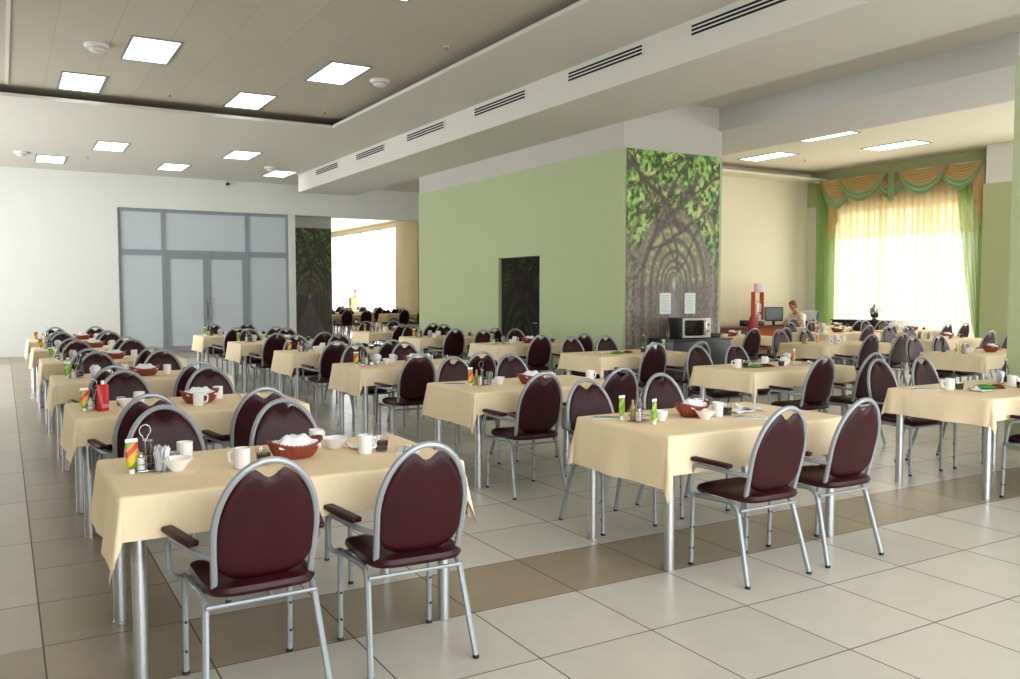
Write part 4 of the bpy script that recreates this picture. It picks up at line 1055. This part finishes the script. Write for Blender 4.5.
def person_seated(loc, rz, label):
    r = empty('person', loc, rz); tag(r, label, 'person')
    J = [((0, 0, .52), (.15, .12)), ((0, .02, .66), (.14, .10)), ((0, .06, .84), (.16, .10)), ((0, .11, .98), (.13, .085)), ((0, .15, 1.06), .055), ((0, .19, 1.12), .05),
         ((-.17, .11, .96), .065), ((-.24, .22, .82), .05), ((-.14, .40, .79), .038), ((.17, .11, .96), .065), ((.24, .22, .82), .05), ((.14, .40, .79), .038),
         ((-.1, .08, .51), .095), ((-.11, .42, .50), .07), ((-.11, .44, .10), .045), ((-.11, .54, .045), .04), ((.1, .08, .51), .095), ((.11, .42, .50), .07), ((.11, .44, .10), .045), ((.11, .54, .045), .04)]
    E_ = [(0, 1), (1, 2), (2, 3), (3, 4), (4, 5), (3, 6), (6, 7), (7, 8), (3, 9), (9, 10), (10, 11), (0, 12), (12, 13), (13, 14), (14, 15), (0, 16), (16, 17), (17, 18), (18, 19)]
    skin_obj('body', J, E_, M['skin'], r)
    sh = [(J[i][0], tuple(x * 1.22 for x in (J[i][1] if isinstance(J[i][1], tuple) else (J[i][1],) * 2))) for i in (0, 1, 2, 3, 6, 7, 9, 10, 4)]
    skin_obj('shirt', sh, [(0, 1), (1, 2), (2, 3), (3, 4), (4, 5), (3, 6), (6, 7), (3, 8)], M['shirt'], r)
    tr = [(J[i][0], tuple(x * 1.22 for x in (J[i][1] if isinstance(J[i][1], tuple) else (J[i][1],) * 2))) for i in (0, 12, 13, 14, 16, 17, 18)]
    skin_obj('trousers', tr, [(0, 1), (1, 2), (2, 3), (0, 4), (4, 5), (5, 6)], M['trouser'], r)
    head(r, (0, .25, 1.20), (-.65, 0, 0), M['hair'], .03)
    for s in (-1, 1): hand(r, (s * .14, .41, .785), (-s * .3, 1, -.05), M['skin'])
    return r
person_seated((16.40, 14.2, 0), PI / 2, 'person in a white shirt with brown hair bent over the desk')
def person_standing(loc, rz, label):
    r = empty('person', loc, rz); tag(r, label, 'person')
    J = [((0, 0, .92), (.15, .11)), ((0, 0, 1.1), (.13, .095)), ((0, .01, 1.28), (.16, .10)), ((0, .0, 1.4), (.12, .08)), ((0, .02, 1.47), .052), ((0, .03, 1.52), .05),
         ((-.18, 0, 1.38), .06), ((-.22, .04, 1.12), .046), ((-.15, .26, 1.04), .036), ((.18, 0, 1.38), .06), ((.22, .04, 1.12), .046), ((.15, .26, 1.04), .036),
         ((-.09, 0, .86), .09), ((-.1, .02, .48), .062), ((-.1, -.01, .08), .042), ((-.1, .11, .04), .038), ((.09, 0, .86), .09), ((.1, .02, .48), .062), ((.1, -.01, .08), .042), ((.1, .11, .04), .038)]
    E_ = [(0, 1), (1, 2), (2, 3), (3, 4), (4, 5), (3, 6), (6, 7), (7, 8), (3, 9), (9, 10), (10, 11), (0, 12), (12, 13), (13, 14), (14, 15), (0, 16), (16, 17), (17, 18), (18, 19)]
    skin_obj('body', J, E_, M['skin'], r)
    up = lambda q: [(J[i][0], tuple(x * 1.22 for x in (J[i][1] if isinstance(J[i][1], tuple) else (J[i][1],) * 2))) for i in q]
    skin_obj('shirt', up((0, 1, 2, 3, 6, 7, 9, 10)), [(0, 1), (1, 2), (2, 3), (3, 4), (4, 5), (3, 6), (6, 7)], M['shirt'], r)
    skin_obj('trousers', up((0, 12, 13, 14, 16, 17, 18)), [(0, 1), (1, 2), (2, 3), (0, 4), (4, 5), (5, 6)], M['trouser'], r)
    head(r, (0, .05, 1.62), (-.15, 0, 0), M['hair_d'], .02)
    for s in (-1, 1): hand(r, (s * .15, .27, 1.035), (-s * .1, 1, 0), M['skin'])
    return r
pp = person_standing((13.42, 36.2, 0), 1.9, 'dark-haired person in white standing in the bright far hall')
pp.scale = (.93, .93, .93)
bxs = empty('serving_lectern', (12.98, 35.4, 0)); tag(bxs, 'tan upright stand beside the person in the far hall', 'stand')
MB().box(-.13, .13, -.15, .15, .002, 1.27, .01).obj('body', M['card'], bxs); MB().box(-.15, .15, -.18, .18, 1.271, 1.30, .008).obj('top', M['card'], bxs)

# ------------------------------------------------------------------ window dressing
CX = XW - .22
sh = MB().grid(lambda u, v: Vector((CX + .10 + .022 * math.sin(u * 4.1 * 26) + .012 * math.sin(u * 61 + 1), 10.2 + u * 4.15, .03 + v * 4.1)), 260, 6).obj('sheer_curtain', M['sheer'], smooth=80)
tag(sh, 'cream sheer curtain filling the bright window', 'curtain')
def drape(name, y0, y1, z0, z1, folds, m, label, fn=None, x=CX):
    def g(u, v):
        yy = y0 + (y1 - y0) * u; z = z0 + (z1 - z0) * v
        if fn: yy = fn(u, v)
        return Vector((x + .035 * math.sin(u * folds * 2 * PI) + .01 * math.sin(v * 5 + u * 9), yy, z))
    o = MB().grid(g, folds * 12, 24).obj(name, m, smooth=80); tag(o, label, 'curtain'); return o
drape('green_drape', 14.42, 13.85, .03, 4.17, 7, M['drape_g'], 'straight green drape at the desk side of the window', x=CX - .02)
# right drape: gathered to the column low down, spread at the top
def swept(u, v):
    w = .06 + .62 * max(0, (v - .12)) ** .8
    return 10.16 + u * (w + .12)
drape('green_drape', 10.3, 11.0, .05, 4.17, 6, M['drape_g'], 'swept green drape at the column side of the window', swept, x=CX - .02)
def tail(name, y0, w, z1, zl, zr, m, label, x):
    def g(u, v):
        zb = zl + (zr - zl) * u + .05 * math.sin(u * 4 * 2 * PI)
        return Vector((x + .03 * math.sin(u * 4 * 2 * PI), y0 - w * u * (1 - .1 * v), zb + (z1 - zb) * v))
    o = MB().grid(g, 48, 16).obj(name, m, smooth=80); tag(o, label, 'curtain tail'); return o
tail('curtain_tail', 14.02, .30, 4.17, 2.75, 3.2, M['swag_o'], 'long orange cascade tail hanging by the straight green drape', CX - .09)
tail('curtain_tail', 10.48, .30, 4.17, 3.7, 2.6, M['swag_o'], 'orange cascade tail at the column end of the valance', CX - .09)
tail('curtain_tail', 12.36, .16, 4.19, 3.55, 3.55, M['swag_g'], 'short green tail between the valance swags', CX - .17)
def swag(ya, yb, drop, label, x):
    """crescent of stacked pleats: orange body with a green lower border"""
    r = empty('valance_swag', (x, (ya + yb) / 2, 4.19)); tag(r, label, 'valance', 'valance swags'); h = (yb - ya) / 2
    def g(k0, k1, off, pl):
        def f(u, v):
            a = (u - .5) * 2; k = k0 + (k1 - k0) * v; cat = (1 - abs(a) ** 2.2)
            z = -drop * k * cat - .02 * (1 - abs(a))
            return Vector((-.03 * cat * k - off - .026 * math.sin(k * pl) * (.3 + cat), a * h * (1 - .12 * (1 - k)), z))
        return f
    MB().grid(g(.02, .66, 0, 52), 28, 48).obj('swag_body', M['swag_o'], r, smooth=80)
    MB().grid(g(.60, 1.08, .014, 30), 28, 24).obj('border', M['swag_g'], r, smooth=80); return r
for ya, yb, dr, lb, x in ((13.25, 14.25, .66, 'valance swag at the desk end of the window', CX - .10), (12.40, 13.72, .52, 'second valance swag from the desk end', CX - .14),
                          (11.85, 12.75, .52, 'middle valance swag, mostly orange', CX - .10), (10.95, 12.15, .52, 'wide valance swag next to the middle one', CX - .14), (10.2, 11.2, .50, 'valance swag at the column end of the window', CX - .10)):
    swag(ya, yb, dr, lb, x)
rod = MB().box(CX - .1, CX + .12, 10.18, 14.45, 4.172, 4.187).obj('curtain_rail', M['frame_w']); tag(rod, 'curtain rail above the valance', 'curtain rail')
# counter in front of the window
ct = empty('serving_counter', (15.9, 11.9, 0)); ct.location = (16.72, 12.55, 0); tag(ct, 'dark low counter with a pale grey end panel before the window', 'counter')
MB().box(-.3, .3, -.75, .75, .002, .88, .01).obj('body', M['dark'], ct); MB().box(-.32, .32, -.78, -.751, .002, .90, .004).obj('end_panel', M['grey_end'], ct); MB().box(-.33, .33, -.75, .78, .881, .905, .004).obj('top', M['black'], ct)
sm = empty('samovar', (16.72, 12.4, .906)); tag(sm, 'silver urn standing on the dark counter before the window', 'urn')
MB().lathe([(.07, 0), (.08, .02), (.05, .05), (.09, .09), (.11, .2), (.10, .28), (.06, .31), (.03, .36), (.01, .37)], 20).obj('body', M['steel'], sm)
for s in (-1, 1): MB().tube(fillet([(0, s * .10, .16), (0, s * .16, .16), (0, s * .16, .24), (0, s * .10, .24)], .02), .008).obj('handle', M['dark'], sm)

# ------------------------------------------------------------------ far hall furniture
k = 0
HP = (('nearest', 'left'), ('nearest', 'right'), ('second', 'left'), ('second', 'right'), ('third', 'left'), ('third', 'right'), ('fourth', 'left'), ('fourth', 'right'))
for (rw, sd), (X, Y) in zip(HP, ((9.3, 27.4), (11.4, 27.6), (9.6, 30.4), (11.7, 30.6), (10.4, 33.2), (12.1, 33.4), (10.6, 36.4), (12.0, 37.6))):
    ph = 'in the bright far hall, %s row, %s' % (rw, sd)
    TABLE.put((X + TW / 2, Y + TD / 2, 0), 0, 'cloth-covered table ' + ph, 'table', 'far hall tables')
    c = link('tablecloth', CLOTHS[k % 4]); c.location = (X + TW / 2, Y + TD / 2, 0); tag(c, 'cream tablecloth ' + ph, 'tablecloth', 'far hall tablecloths')
    for q, (dx, dy) in enumerate(((.38, -.25), (1.04, -.22), (.4, .95), (1.05, .95))):
        CH.put((X + dx, Y + dy, 0), (PI if q > 1 else 0) + .05 * ((q * 7 + k) % 3 - 1), 'dark chair at %s %s of table %s' % (('front', 'front', 'rear', 'rear')[q], ('left', 'right')[q % 2], ph), 'chair', 'far hall chairs')
    k += 1
drape('hall_curtain', 30.2, 32.5, .05, 4.3, 9, M['tulle'], 'cream curtain at the right side of the far hall', x=13.75)
drape('hall_curtain', 29.6, 30.2, .05, 4.3, 4, M['drape_g'], 'green drape at the edge of the far hall window wall', x=13.72)
